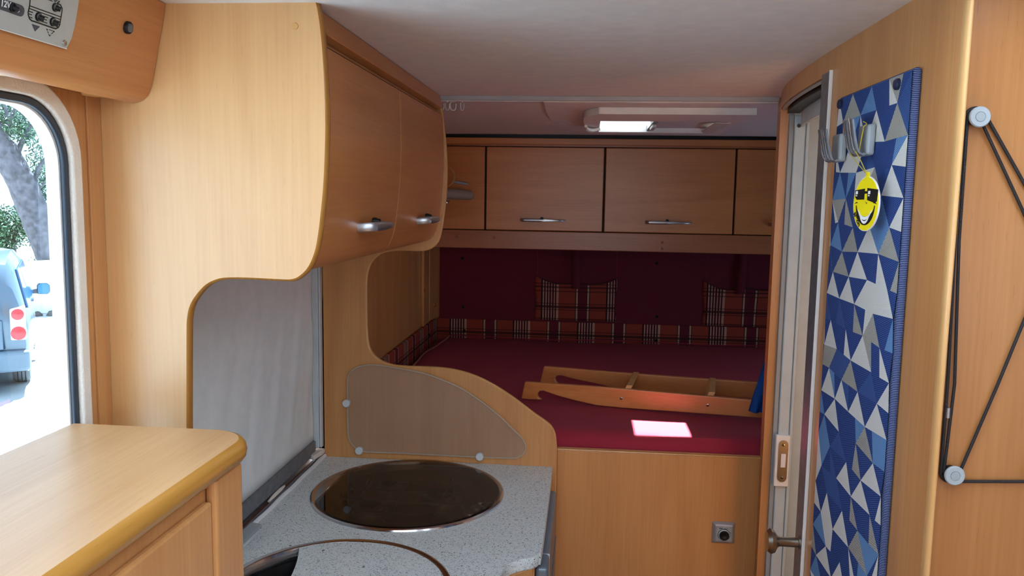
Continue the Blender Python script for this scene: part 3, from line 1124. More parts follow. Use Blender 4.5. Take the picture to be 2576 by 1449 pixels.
mbm = MB().grid(mP, 60, 50)
obj('cover', mbm, 'burg', bed, smooth=True)
obj('mattress_core', MB().box((-.70, 2.24, .80), (1.30, 3.80, .93)), 'burg', bed)
obj('piping', MB().tube(spline([Vector((-.66, y, MZ + .001 + .002 * math.sin(y * 23))) + Vector((.010 * math.sin(y * 9) - .04 * (3.8 - y) / 1.5, 0, 0)) for y in [3.79 - k * .1 for k in range(15)]], 4), .004, 6), plain('rust_piping', srgb(150, 84, 66), .8), bed, smooth=True, label='rust coloured piping')
obj('piping', MB().tube([(x, 3.795, MZ - .002 + .004 * math.sin(x * 8)) for x in [-.66 + k * .098 for k in range(21)]], .003, 6), 'burg', bed, smooth=True)
struct(obj('trim_2', box((-.74, 2.226, .76), (1.34, 3.82, .797)), 'woodX', bevel=.002))

# rear upholstered wall panel
up = thing('padded_wall_panel', 'dark burgundy felt wall lining behind the bed below the lockers', 'wall panel', (.2, YB, 1.04))
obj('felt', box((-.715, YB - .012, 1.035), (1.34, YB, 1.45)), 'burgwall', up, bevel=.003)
YU = YB - .012
for x, y in ((1163, 650), (1165, 773), (1653, 662), (1653, 797)):
    obj('snap_button', MB().lathe([(.0075, 0), (.0065, -.003), (0, -.004)], on_y(x, y, YU), 'Y', 14), 'snap', up, smooth=True)
for x in (1353, 1553, 1777):
    a, b = on_y(x, 645, YU), on_y(x, 690, YU)
    obj('seam', box((a.x - .001, YU - .0012, 1.24), (a.x + .001, YU, 1.40)), 'burg', up)
# plaid strips (their origin sets the weave phase)
ref = on_y(1292, 830, YB - .016).x
ps = thing('plaid_bolster', 'rust and burgundy plaid strip along the rear wall of the bed', 'bolster', (ref, YB, .94 - .02))
obj('strip', box((-.722, YB - .018, .92), (1.34, YB - .0005, 1.036)), 'plaidX', ps, bevel=.006, seg=3)
for x, y in ((1168, 832), (1651, 857)):
    obj('snap_button', MB().lathe([(.0075, 0), (.0065, -.003), (0, -.004)], on_y(x, y, YB - .018), 'Y', 14), 'snap', ps, smooth=True)
ps2 = thing('plaid_bolster', 'rust and burgundy plaid strip along the wooden side wall of the bed', 'bolster', (XW, 3.1, .94 - .02))
obj('strip', box((XW + .0005, 2.21, .92), (XW + .018, YB - .02, 1.038)), 'plaidY', ps2, bevel=.006, seg=3)
for y in (2.80, 3.62):
    obj('snap_button', MB().lathe([(.0075, 0), (.0065, .003), (0, .004)], (XW + .018, y, .985), 'X', 14), 'snap', ps2, smooth=True)
# corner post of bed alcove
cpst = thing('corner_trim_post', 'stepped wooden corner trim with screws in the bed alcove', 'trim', (XW + .01, 3.7, 1.04))
obj('side_strip', box((XW + .0005, 3.52, 1.040), (XW + .014, 3.545, 1.45)), 'woodZ', cpst, bevel=.002)
obj('side_board', box((XW + .0005, 3.547, 1.040), (XW + .010, 3.66, 1.45)), 'woodZ', cpst, bevel=.002)
obj('corner_board', MB().prism([(XW + .0005, 3.664, 1.045), (XW + .012, 3.664, 1.045), (XW + .030, YB - .014, 1.045), (XW + .0005, YB - .014, 1.045)], (0, 0, .40)), 'woodZ', cpst, bevel=.002)
obj('screw_cap', MB().lathe([(.008, 0), (.007, .004), (0, .006)], on_x(1066, 731, XW + .011), 'X', 16), 'band', cpst, smooth=True)
obj('screw_cap', MB().lathe([(.011, 0), (.010, .006), (0, .009)], on_x(1092, 767, XW + .020), 'X', 16), 'band', cpst, smooth=True)


# pockets
def pocket(x0, x1, ytop0, ytop1, ybot, label, sag, gapx):
    a, b = on_y(x0, ytop0, YU), on_y(x1, ytop1, YU)
    bt = on_y((x0 + x1) / 2, ybot, YU).z
    cx = on_y(gapx, 760, YU).x
    pk = thing('wall_pocket', label, 'pocket', (cx - .625 * .312, YU, bt + .012))

    def P(i, j):
        u, v = i / 28, j / 14
        x = a.x + u * (b.x - a.x)
        top = a.z + u * (b.z - a.z)
        s1 = math.sin(math.pi * min(1, u / .5)) if u < .5 else math.sin(math.pi * min(1, (u - .5) / .5))
        top -= sag * (s1 ** .8) * (1 if u < .5 else .85) + (.028 * (1 - abs(u - .5) * 2) ** .7)
        z = bt + v * (top - bt)
        y = YU - .004 - .020 * math.sin(math.pi * u) * (.25 + .75 * v) - .006 * math.sin(u * 17 + v * 4) * v * math.sin(math.pi * u)
        x += .006 * math.sin(v * 5 + u * 9) * math.sin(math.pi * v)
        return Vector((x, y, z))
    mb = MB().grid(P, 28, 14)
    obj('pocket_front', mb, 'plaidX', pk, smooth=True, solid=.0025)
    mb2 = MB().tube([P(i, 14) for i in range(29)], .0022, 6)
    obj('hem', mb2, plain('dark_hem', srgb(70, 34, 36), .9), pk, smooth=True)
    return pk


pocket(1347, 1552, 690, 700, 806, 'plaid wall pocket in full view on the burgundy padded wall', .020, 1465)
pocket(1770, 1990, 704, 712, 821, 'plaid wall pocket partly hidden behind the wooden jamb post', .024, 1884)
for (xa, ya), (xb, yb), lab in (((1448, 646), (1449, 727), 'burgundy strap hanging over the plaid pocket that is in full view'), ((1872, 658), (1862, 740), 'burgundy strap hanging over the plaid pocket beside the jamb post')):
    a, b = on_y(xa, ya, YU - .03), on_y(xb, yb, YU - .03)
    mb = MB()
    mb.grid(lambda i, j: Vector((b.x + (a.x - b.x) * j / 10 + (i - .5) * .040, YU - .031 + .018 * (j / 10) ** 2 + .004 * math.sin(j), b.z + (1.42 - b.z) * j / 10)), 1, 10)
    tag(obj('strap', mb, 'burgwall', smooth=True, solid=.003), lab, 'strap')

# ------------------------------------------------------------------ rear lockers
YL = 3.45
lk = thing('rear_locker', 'row of wooden overhead lockers across the rear wall above the bed', 'locker', (.3, 3.64, 1.405))
obj('carcass', MB().box((XW + .002, YL + .02, 1.408), (1.35, YB - .001, 1.425)).box((XW + .002, YL + .02, 1.87), (1.35, YB - .001, 1.886)).box((XW + .002, YL + .35, 1.425), (1.35, YB - .001, 1.87)), 'woodX', lk)
obj('inner_frame', box((XW + .002, YL + .019, 1.45), (1.35, YL + .03, 1.87)), plain('dark_gap_lining', srgb(40, 26, 20), .8), lk)
obj('cornice', box((XW + .002, YL - .008, 1.857), (1.35, YL + .018, 1.884)), 'woodX', lk, bevel=.003)
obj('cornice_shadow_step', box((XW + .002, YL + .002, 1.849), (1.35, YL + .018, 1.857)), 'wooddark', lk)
obj('ceiling_gap_strip', box((XW + .002, YL + .01, 1.884), (1.35, YL + .02, CEIL - .001)), 'black', lk)  # black strip standing in for the open gap above the cornice
rail = obj('bottom_rail', box((XW + .002, YL - .004, 1.407), (1.35, YL + .018, 1.486)), 'wooddark', lk, bevel=.003)
for x, y in ((1149, 596), (1243, 598), (1666, 610), (1666, 626)):
    obj('screw_cap', MB().lathe([(.0065, 0), (.006, -.0015), (0, -.002)], on_y(x, y, YL - .004), 'Y', 14), 'cap', rail, smooth=True)
xs = [XW + .003, -.443, .069, .6175, 1.1]
for k in range(4):
    d = obj('door', box((xs[k] + (.004 if k else 0), YL, 1.489), (xs[k + 1] - .004, YL + .018, 1.846)), 'woodX', lk, bevel=.003)
    if k in (1, 2, 3):
        cx = {1: -.190, 2: .345, 3: .86}[k]
        obj('handle', bow_handle((cx, YL + .001, 1.534), (1, 0, 0), (0, -1, 0), .19, .030, .015, .008), 'alu', d, smooth=True, label='satin aluminium bow handle')
        obj('lock_button', MB().lathe([(.007, .001), (.007, -.008), (.005, -.012), (.005, -.016), (0, -.017)], (cx - .005, YL, 1.541), 'Y', 18), 'black', d, smooth=True)
# little reading lamp on the fixed locker panel
lp = thing('reading_lamp', 'grey reading lamp with wooden ring on the locker panel', 'lamp', (-.57, YL, 1.63))
c0 = on_y(1133, 445, YL - .10)
obj('wooden_ring', MB().lathe([(.043, -.006), (.048, -.006), (.048, .010), (.043, .010), (.043, -.006)], (c0.x - .028, YL - .10, c0.z), 'Y', 48), 'bandpale', lp, smooth=True)
a_, b_ = on_y(1110, 486, YL - .09), on_y(1190, 492, YL - .012)
obj('lamp_arm', MB().tube([a_, a_.lerp(b_, .3), a_.lerp(b_, .7), a_.lerp(b_, .93), b_], [.023, .023, .022, .019, .010], 18), plain('taupe_grey_plastic', srgb(150, 138, 130), .4), lp, smooth=True)
a_, b_ = on_y(1140, 457, YL - .05), on_y(1176, 463, YL - .007)
obj('ring_stem', MB().tube([a_, b_], .006, 10), 'grey', lp, smooth=True)
c_ = on_y(1124, 506, YL - .09)
obj('lamp_switch', MB().lathe([(.0, -.010), (.006, -.010), (.006, -.003), (.012, -.002), (.014, .002), (.012, .006), (0, .006)], c_, 'Z', 20), 'chrome', lp, smooth=True)

# ------------------------------------------------------------------ ladder on the bed
ld = thing('bunk_ladder', 'wooden bunk ladder lying on edge across the burgundy mattress', 'ladder', (.2, 2.5, MZ))
L0, L1 = on_z(1312, 1004, MZ + .007), on_z(1917, 1053, MZ + .007)
ldir = (L1 - L0); ldir.z = 0; ldir.normalize()
lnr = Vector((-ldir.y, ldir.x, 0))


def rail_pts(px, p0):
    return [on_p(x, y, p0, lnr) for x, y in px]


near_px = [(1320, 961), (1500, 973), (1700, 990), (1917, 1009), (1960, 1012), (1960, 1056), (1917, 1052), (1700, 1036), (1560, 1026), (1500, 1020), (1440, 1006), (1400, 995), (1366, 983), (1357, 984), (1351, 992), (1353, 1000), (1362, 1006), (1330, 1005), (1311, 1003)]
nr_ = rail_pts(near_px, L0)
far_px = [(1368, 922), (1560, 938), (1750, 952), (1912, 963), (1960, 966), (1960, 1008), (1750, 992), (1600, 982), (1550, 977), (1500, 965), (1440, 953), (1412, 945), (1402, 945), (1396, 952), (1398, 960), (1404, 966), (1375, 964), (1358, 963)]
F0 = on_z(1358, 966, MZ + .007)
fr_ = rail_pts(far_px, F0)
obj('side_rail', MB().prism(nr_, lnr * .018), 'woodX', ld, bevel=.003)
obj('side_rail', MB().prism(fr_, lnr * .018), 'woodX', ld, bevel=.003)
for x, y, yf in ((1577, 981, 950), (1786, 998, 965)):
    a = on_p(x, y + 4, L0, lnr) + lnr * .018
    t = (F0 - L0).dot(lnr) - .018
    mb = MB()
    u = Vector((ldir.x, ldir.y, 0))
    q = [a + Vector((0, 0, .016)) - u * .004, a + Vector((0, 0, .016)) + u * .016, a + Vector((0, 0, -.018)) + u * .002, a + Vector((0, 0, -.018)) - u * .018]
    obj('tread', mb.prism(q, lnr * t), 'bandpale', ld, bevel=.002)
for x, y in ((1563, 1002), (1780, 1019)):
    c = on_p(x, y, L0, lnr)
    obj('screw', MB().lathe([(.0045, 0), (.0045, .0015), (0, .002)], c, seg=14, dirv=-lnr), 'chrome', ld, smooth=True)

# blue cloth hanging behind the jamb
bc = [(1932, 880), (1912, 945), (1900, 990), (1887, 1036), (1900, 1043), (1919, 1047), (1950, 1049), (1975, 1045), (1975, 880)]
YC = 2.36
cpts_ = [on_y(x, y, YC) for x, y in bc]
mb = MB()
lft = spline(cpts_[:4], 5)


def cP(i, j):
    a = lft[j]
    r_ = Vector((.60, YC, a.z - (.004 if j == 15 else 0)))
    p = a.lerp(r_, i / 16)
    p.y += .012 * math.sin(i * 1.3 + j * .15) * (.3 + j / 22)
    return p


tag(obj('hanging_towel', mb.grid(cP, 16, 15), 'bluecloth', smooth=True, solid=.004), 'blue cloth hanging down behind the jamb onto the ladder end', 'towel')

# ================================================================== CEILING ITEMS
cr = thing('curtain_rail', 'slim grey aluminium curtain rail across the ceiling before the bed', 'curtain rail', (.04, 2.19, CEIL - .012))
rx0, rx1 = -.412, .495
obj('track', box((rx0, 2.186, CEIL - .012), (rx1, 2.200, CEIL - .0002)), plain('rail_grey', srgb(168, 166, 168), .4), cr, bevel=.001)
obj('track_lip', box((rx0, 2.199, CEIL - .0135), (rx1, 2.206, CEIL - .0002)), 'white', cr, bevel=.001)
obj('track_slot', box((rx0, 2.2065, CEIL - .010), (rx1, 2.210, CEIL - .0002)), 'black', cr)
for x in (1111, 1126, 1140, 1163):
    c = on_y(x, 258, 2.213)
    g = thing('curtain_glider', 'small clear plastic hook glider hanging from the curtain rail', 'curtain hook', (c.x, 2.213, CEIL - .024), 'empty gliders on the curtain rail')
    zt = CEIL - .006
    rot = random.uniform(-.9, .9)
    dx, dy = math.cos(rot) * .0075, math.sin(rot) * .0075
    cl = plain('clear_white_plastic', srgb(214, 208, 206), .3)
    obj('stem', MB().tube([(c.x, 2.213, zt), (c.x, 2.213, zt - .009)], .0018, 6), cl, g, smooth=True)
    pts = [(-1, zt - .010), (-1.05, zt - .022), (-.7, zt - .029), (0, zt - .031), (.7, zt - .029), (1.0, zt - .022), (1.05, zt - .013)]
    obj('hook', MB().tube(spline([Vector((c.x + dx * a, 2.213 + dy * a, z)) for a, z in [(0, zt - .008)] + pts], 3), .0013, 6), cl, g, smooth=True)

rh = thing('roof_hatch', 'white roof hatch with half drawn blind above the bed', 'roof hatch', (.23, 2.78, CEIL - .03))
z1 = CEIL - .0005
mb = MB()
mb.prism(spline([(-.13, 2.27, z1), (-.135, 2.60, z1), (-.12, 2.80, z1), (-.06, 2.90, z1), (.0, 2.93, z1)], 5) + [Vector((HX0 - .001, 2.93, z1)), Vector((HX0 - .001, 2.27, z1))], (0, 0, -.007))
mb.box((HX0 - .001, 2.27, z1 - .007), (.66, HY0 - .001, z1))
mb.box((HX1 + .001, HY0 - .001, z1 - .007), (.64, 2.93, z1))
obj('ceiling_plate', mb, 'ceil', rh)
FX0, FX1, FY0, FY1 = -.02, .475, 2.37, 3.04
fz0 = CEIL - .028
mb = MB()
mb.prism(spline([(HX0, FY0, fz0), (FX0 + .04, FY0 + .01, fz0), (FX0 + .005, FY0 + .09, fz0), (FX0, 2.62, fz0), (FX0 + .004, 2.9, fz0), (FX0 + .02, FY1 - .02, fz0), (HX0, FY1, fz0)], 5), (0, 0, .020))
mb.box((HX0, FY0, fz0), (FX1, HY0, z1 - .0075))
mb.box((HX0, HY1, fz0), (FX1, FY1, z1 - .0005))
mb.box((HX1, HY0, fz0), (FX1, HY1, z1 - .0075))
obj('frame', mb, 'white', rh, bevel=.004)
mb = MB()
for a, b in (((HX0, HY0), (HX0 + .004, HY1)), ((HX1 - .004, HY0), (HX1, HY1)), ((HX0, HY0), (HX1, HY0 + .004)), ((HX0, HY1 - .004), (HX1, HY1))):
    mb.box((a[0], a[1], fz0 + .002), (b[0], b[1], CEIL + .10))
obj('shaft', mb, 'white', rh)
obj('blind_panel', box((.222, HY0 + .005, CEIL - .012), (HX1 - .005, HY1 - .005, CEIL - .006)), 'ceil', rh, bevel=.001, label='half drawn pale blind panel')
obj('blind_bar', box((.206, HY0 + .005, CEIL - .022), (.224, HY1 - .005, CEIL - .004)), 'grey', rh, bevel=.002)
obj('blind_grip', MB().prism([(.208, 2.72, CEIL - .022), (.222, 2.72, CEIL - .022), (.222, 2.84, CEIL - .022), (.208, 2.84, CEIL - .022)], (0, 0, -.012)), 'ltgrey', rh, bevel=.003)
obj('side_grip', MB().prism([(.395, 2.60, fz0 + .002), (.445, 2.60, fz0 + .002), (.445, 2.95, fz0 + .002), (.415, 3.0, fz0 + .002), (.395, 2.9, fz0 + .002)], (0, 0, -.004)), 'offwhite', rh, bevel=.002)
obj('lever', MB().tube(spline([(.035, 2.80, fz0 - .004), (.01, 2.79, fz0 - .010), (-.008, 2.74, fz0 - .010), (-.012, 2.68, fz0 - .006)], 5), [.006] * 6 + [.007] * 6 + [.005] * 4, 8), 'white', rh, smooth=True)
obj('added_sun_flap', box((HX0 + .004, HY0 + .004, CEIL + .093), (HX1 - .004, 2.846, CEIL + .098)), 'white', rh)  # opaque flap added out of view to trim the sun patch on the bed


def domeP(i, j):
    u, v = i / 12 * 2 - 1, j / 12 * 2 - 1
    return Vector(((HX0 + HX1) / 2 + u * .225, (HY0 + HY1) / 2 + v * .232, CEIL + .10 + .05 * (1 - u ** 4) * (1 - v ** 4)))


obj('dome', MB().grid(domeP, 12, 12), 'pane', rh, smooth=True, label='clear acrylic roof dome')



def lettering(body, size, offset, mat, parent, mtx, center=False):
    fc = bpy.data.curves.new('lettering', 'FONT')
    fc.body = body
    fc.size = size
    fc.extrude = .0001
    fc.offset = offset
    if center:
        fc.align_x = 'CENTER'
    tmp = bpy.data.objects.new('lettering_source', fc)
    COL.objects.link(tmp)
    me = bpy.data.meshes.new_from_object(tmp.evaluated_get(bpy.context.evaluated_depsgraph_get()))
    bpy.data.objects.remove(tmp, do_unlink=True)
    me.materials.clear()
    me.materials.append(M[mat])
    o = bpy.data.objects.new('lettering', me)
    COL.objects.link(o)
    o.parent = parent
    o.matrix_local = mtx
    return o


# ================================================================== RIGHT SIDE: IRONING BOARD, HOOKS, TAG, CORD
BXF = XR - .012
by0, by1 = 1.116, 1.437
bz0, bz1 = .62, 1.803
ib = thing('ironing_board', 'slim ironing board in blue and white triangle patterned cover on the wall', 'ironing board', (XR - .01, 1.25, bz0))
obj('padded_core', box((BXF + .001, by0, bz0), (XR - .0005, by1, bz1)), stripe_fabric('cover_side_stripe', srgb(30, 44, 92), srgb(110, 120, 150), 0, 130), ib, bevel=.007, seg=3)
# triangle pattern, one flat patch per triangle, on a gently padded surface
rnd = random.Random(11)
rows, cols = 28, 4
hgt, wid = (bz1 - bz0 - .008) / rows, (by1 - by0 - .008) / cols
V = {}
for i in range(rows + 1):
    for j in range(-1, 2 * cols + 3):
        V_y = by0 + .004 + wid * (j * .5)
        jit = rnd.uniform(-.09, .09) * wid
        jz = rnd.uniform(-.1, .1) * hgt if 0 < i < rows else 0
        y = V_y + jit
        V[(i, j)] = [min(max(y, by0 + .004), by1 - .004), bz0 + .004 + i * hgt + jz]


def surf(y, z):
    e = min(y - by0, by1 - y, z - bz0, bz1 - z)
    return BXF - .0006 - .0015 * (1 - math.exp(-max(0, e - .004) / .01))


mb = MB()
for i in range(rows):
    o = i % 2
    js = range(-1, cols + 1)
    for j in js:
        a = (i, 2 * j + o); b = (i, 2 * j + 2 + o)
        c = (i + 1, 2 * j + 1 + o); d = (i + 1, 2 * j + 3 + o)
        for tri, up_ in (((a, b, c), True), ((b, d, c), False)):
            if any(k not in V for k in tri):
                continue
            P = [V[k] for k in tri]
            area = abs((P[1][0] - P[0][0]) * (P[2][1] - P[0][1]) - (P[2][0] - P[0][0]) * (P[1][1] - P[0][1]))
            if area < 1e-5:
                continue
            # split each triangle in two slim ones now and then
            r_ = rnd.random()
            col = (rnd.choices([0, 1, 2, 3, 4], [.07, .42, .27, .14, .10])[0] if up_ else rnd.choices([0, 1, 2, 3, 4], [.76, .07, .06, .04, .07])[0])
            if r_ < .25:
                t = rnd.uniform(.35, .65)
                mpt = [P[0][0] + (P[1][0] - P[0][0]) * t, P[0][1] + (P[1][1] - P[0][1]) * t] if up_ else [P[1][0] + (P[2][0] - P[1][0]) * t, P[1][1] + (P[2][1] - P[1][1]) * t]
                if up_:
                    T2 = [([P[0], mpt, P[2]], col), ([mpt, P[1], P[2]], 0 if col else 1)]
                else:
                    T2 = [([P[0], P[1], mpt], col), ([P[0], mpt, P[2]], 0 if col else rnd.choice([2, 1, 3]))]
            else:
                T2 = [(P, col)]
            for tr, cc in T2:
                mb.add([(surf(p[0], p[1]), p[0], p[1]) for p in tr], [(0, 1, 2)], cc)
obj('patterned_cover', mb, M['fab'], ib, label='blue, white, taupe and sky blue triangle print cover')
for x, y in ((2115, 262), (2259, 212)):
    obj('snap_button', MB().lathe([(.008, .001), (.008, -.003), (.006, -.005), (0, -.006)], on_x(x, y, BXF - .002), 'X', 18), plain('navy_snap', srgb(26, 36, 66), .35), ib, smooth=True)


# twin hooks
def hook(yc, zc, lab):
    h = thing('adhesive_hook', lab, 'hook', (BXF - .003, yc, zc))
    x0 = BXF - .003
    obj('base_plate', box((x0 - .012, yc - .022, zc - .022), (x0, yc + .022, zc + .024)), 'grey', h, bevel=.004, seg=3)
    for s in (-1, 1):
        cs = [(-.010, -.020), (-.017, -.022), (-.023, -.012), (-.028, .008), (-.032, .030)]
        path = spline([Vector((x0 + a, yc + s * .012, zc + b)) for a, b in cs], 4)
        mbh = MB()
        n_ = len(path)
        mbh.grid(lambda i, j: path[i] + Vector((0, (-.0085, .0085, .0085, -.0085, -.0085)[j], 0)) + Vector((-.8, 0, .35)) * ((0, 0, .006, .006, 0)[j]) * (1 - .4 * i / (n_ - 1)), n_ - 1, 4)
        pr = obj('prong', mbh, 'aludull', h, bevel=.0015)
        obj('chrome_line', MB().tube([p + Vector((-.0055, s * .0, .002)) for p in path], .0012, 6), 'chrome', pr, smooth=True)
    return h


h1 = hook(1.385, 1.713, 'grey plastic double hook without anything hanging on it')
h2 = hook(1.255, 1.716, 'grey plastic double hook that the yellow smiley tag hangs from')

# smiley tag: own frame, turned a little off the wall
tg_c = on_x(2178, 513, BXF - .026)
ang = math.radians(12)
tn = Vector((-math.cos(ang), -math.sin(ang), 0))      # facing
tu = Vector((math.sin(ang), -math.cos(ang), 0))       # to the viewer's right
tw, thh = .033, .039
sm = thing('smiley_air_freshener', 'yellow oval smiley tag with sunglasses hanging from the hook', 'air freshener', tg_c)


def sp3(u, v, d=0.0):
    return Vector(tg_c) + tu * (u * tw) + Vector((0, 0, 1)) * (v * thh) + tn * d


def flatpiece(name, pts, d, mat, parent, th_=.0003):
    return obj(name, MB().prism([sp3(u, v, d) for u, v in pts], tn * th_), mat, parent)


ov = []
for k in range(48):
    a = math.pi * 2 * k / 48
    u, v = math.cos(a), math.sin(a)
    if v > .975:
        v = 1.0
    ov.append((u, v))
ov = [(u, v) for u, v in ov]
cardm = obj('card', MB().prism([sp3(u, v, 0) for u, v in ov], tn * -.0022), 'inkwhite', sm)
flatpiece('yellow_face', [(u * .97, v * .975) for u, v in ov], .0001, 'yellow', sm)
flatpiece('top_lug', [(-.14, .92), (-.13, 1.10), (-.07, 1.16), (.07, 1.16), (.13, 1.10), (.14, .92)], -.0010, 'yellow', sm, .0014)
for s, lens in ((-1, [(-.90, .50), (-.10, .56), (-.12, .16), (-.70, .15), (-.84, .24)]), (1, [(.08, .58), (.92, .52), (.86, .10), (.70, .04), (.12, .14)])):
    gl_ = flatpiece('sunglass_lens', lens, .0005, 'ink', sm)
    u0 = lens[0][0] + (.10 if s < 0 else .10)
    flatpiece('lens_glint', [(u0, .47), (u0 + .16, .475), (u0 + .16, .36), (u0, .35)], .0009, 'inkwhite', gl_)
    flatpiece('lens_glint', [(u0, .32), (u0 + .12, .32), (u0 + .12, .28), (u0, .28)], .0009, 'inkwhite', gl_)
flatpiece('glasses_bridge', [(-.15, .46), (.12, .47), (.12, .38), (-.15, .37)], .0005, 'ink', sm)
mouth_o = [(math.cos(a) * .74, -.06 + math.sin(a) * .72) for a in [math.pi + math.pi * k / 24 for k in range(25)]]
mouth_i = [(math.cos(a) * .68, -.06 + math.sin(a) * .40) for a in [2 * math.pi - math.pi * k / 24 for k in range(25)]]
mo = flatpiece('smile', mouth_o + mouth_i, .0005, 'ink', sm)
for s0, s1_, lo in ((.41, .53, 1), (.57, .67, .8)):
    tt = [(math.cos(a) * .56 * lo, -.06 + math.sin(a) * s1_) for a in [math.pi * 1.12 + math.pi * .76 * k / 16 for k in range(17)]]
    ti = [(math.cos(a) * .56 * lo, -.06 + math.sin(a) * s0) for a in [math.pi * 1.88 - math.pi * .76 * k / 16 for k in range(17)]]
    flatpiece('teeth', tt + ti, .0009, 'inkwhite', mo)
flatpiece('cheek_line', [(-.88, .0), (-.72, .07), (-.58, .04), (-.72, .02)], .0005, 'ink', sm)
flatpiece('cheek_line', [(.58, .04), (.72, .08), (.86, .0), (.72, .02)], .0005, 'ink', sm)
flatpiece('nose_line', [(-.02, .10), (.06, .04), (.16, .05), (.07, .0)], .0005, 'ink', sm)
ta = math.radians(-52)
xa = tu * math.cos(ta) + Vector((0, 0, 1)) * math.sin(ta)
ya = -tu * math.sin(ta) + Vector((0, 0, 1)) * math.cos(ta)
pos = sp3(-.66, -.62, .0006) - Vector(tg_c)
lettering('areon', .0105, .0004, 'ink', sm, Matrix(((xa.x, ya.x, tn.x, pos.x), (xa.y, ya.y, tn.y, pos.y), (xa.z, ya.z, tn.z, pos.z), (0, 0, 0, 1))), True)
st0 = sp3(0, 1.06, .0006)
hk = Vector((BXF - .024, 1.255, 1.700))
for dy in (.016, -.014):
    obj('elastic_string', MB().tube([st0, st0.lerp(hk + Vector((-.004, dy, 0)), .5) + Vector((0, dy * .1, 0)), hk + Vector((-.004, dy, .0))], .0007, 5), 'gold', sm, smooth=True)
obj('string_knot', MB().tube(spline([hk + Vector((.002, -.01, .0)), hk + Vector((.004, -.016, .03)), hk + Vector((.002, -.024, .035)), hk + Vector((.008, -.018, .04)), hk + Vector((0, -.028, .042))], 4), .0008, 5), 'gold', sm, smooth=True)

# cord on pulleys
YWd = 1.030
pul = [(on_y(2461, 295, YWd - .012), 'round grey cord pulley at the top of the black cord'), (on_y(2398, 1194, YWd - .012), 'round grey cord pulley at the foot of the long cord'),
       (Vector((.573, YWd - .012, 1.555)), 'round grey cord pulley at the side peak of the cord'), (Vector((.572, YWd - .012, 1.290)), 'round grey cord pulley level with the foot pulley')]
for c, lab in pul:
    pu = thing('cord_pulley', lab, 'pulley', (c.x, YWd, c.z))
    obj('spindle', MB().lathe([(.0088, .012), (.0088, .001), (.0112, -.001), (.0122, -.003)], c, 'Y', 28), 'black', pu, smooth=True)
    obj('disc', MB().lathe([(.0122, -.002), (.0124, -.0045), (.0112, -.006), (.0062, -.006), (.0058, -.0052), (0, -.0052)], c, 'Y', 32), 'pulley', pu, smooth=True)
    obj('centre_cap', MB().lathe([(.0056, -.005), (.0054, -.0062), (0, -.0064)], c, 'Y', 24), 'grey', pu, smooth=True)
A_, B_, C_, D_ = [p[0] for p in pul]
yc_ = YWd - .0045
def arc(c, r, a0, a1, dy=0.0, n=10):
    return [Vector((c.x + r * math.cos(math.radians(a0 + (a1 - a0) * k / n)), yc_ + dy, c.z + r * math.sin(math.radians(a0 + (a1 - a0) * k / n)))) for k in range(n + 1)]
cdp = thing('bungee_cord', 'black elastic cord strung between the pulleys on the wardrobe', 'cord', (.5, YWd, 1.28))
R1 = .0118
loop1 = arc(A_, R1, 25, 180) + [Vector((A_.x - R1 - .0015, yc_ - .001, 1.60)), Vector((B_.x - R1 - .0005, yc_ - .001, 1.40))] + arc(B_, R1, 180, 285) + arc(D_, R1, 285, 420)
loop1 += arc(C_, R1, -20, 60) + [arc(A_, R1, 25, 180)[0]]
obj('outer_strand', MB().tube(loop1, .0021, 8), 'cord', cdp, smooth=True)
loop2 = arc(A_, .0098, -40, 170, -.002) + [Vector((A_.x - .0085, yc_ - .002, 1.58)), Vector((B_.x - .0045, yc_ - .002, 1.40))] + arc(B_, .0092, 170, 180, -.002, 3)
obj('inner_strand', MB().tube(loop2, .002, 8), 'cord', cdp, smooth=True)
obj('inner_strand', MB().tube([arc(A_, .0098, -40, 170, -.002)[0], arc(C_, R1, 200, 201)[0]], .002, 8), 'cord', cdp, smooth=True)
obj('inner_strand', MB().tube([arc(C_, R1, 185, 186)[0], Vector((.515, yc_, 1.40)), arc(B_, .0115, 10, 11)[0]], .002, 8), 'cord', cdp, smooth=True)
cc = on_y(2384, 1037, yc_ - .001)
obj('crimp_sleeve', MB().tube([(cc.x, cc.y, cc.z + .006), (cc.x, cc.y, cc.z - .007)], .0032, 10), 'alu', cdp, smooth=True, label='silver metal crimp sleeve')

# ================================================================== LEFT SIDE: PELMET, CONTROL PANEL, WINDOW, CABINET
pfp = [(418, -40), (417, 0), (409, 60), (400, 110), (391, 165), (382, 212), (372, 240), (357, 254)]
pf = spline([on_y(x, y, YN - .002) for x, y in pfp], 4)
pf = [p for p in pf if p.z < CEIL]
pel = thing('window_pelmet', 'curved wooden pelmet above the side window holding the switch panel', 'pelmet', (-.70, .4, 1.755))
mb = MB()
bot = pf[-1]
ol = [Vector((pf[0].x + .001, YN - .002, CEIL - .001))] + pf + [Vector((bot.x - .012, YN - .002, bot.z - .004)), Vector((bot.x - .020, YN - .002, bot.z + .004)), Vector((XW + .001, YN - .002, bot.z + .006)), Vector((XW + .001, YN - .002, CEIL - .001))]
obj('fascia', mb.prism(ol, (0, -1.6, 0)), 'woodY', pel, smooth=True)
for yy in (1.10, .90):
    obj('hinge_lug', MB().lathe([(.021, 0), (.019, -.004), (0, -.005)], (bot.x - .034, yy, bot.z + .004), 'Z', 28), 'bandpale', pel, smooth=True)
# plane of the fascia face
mid_a, mid_b = min(pf, key=lambda p: abs(p.z - 1.89)), min(pf, key=lambda p: abs(p.z - 1.80))
tv = (mid_a - mid_b); tv.y = 0; tv.normalize()
pn = Vector((tv.z, 0, -tv.x))
PP = Vector((max(mid_a.x, 0) if mid_a.x > 0 else mid_a.x, 0, mid_a.z)) + pn * .0045


def onp(x, y, d=0.0):
    return on_p(x, y, PP + pn * d, pn)


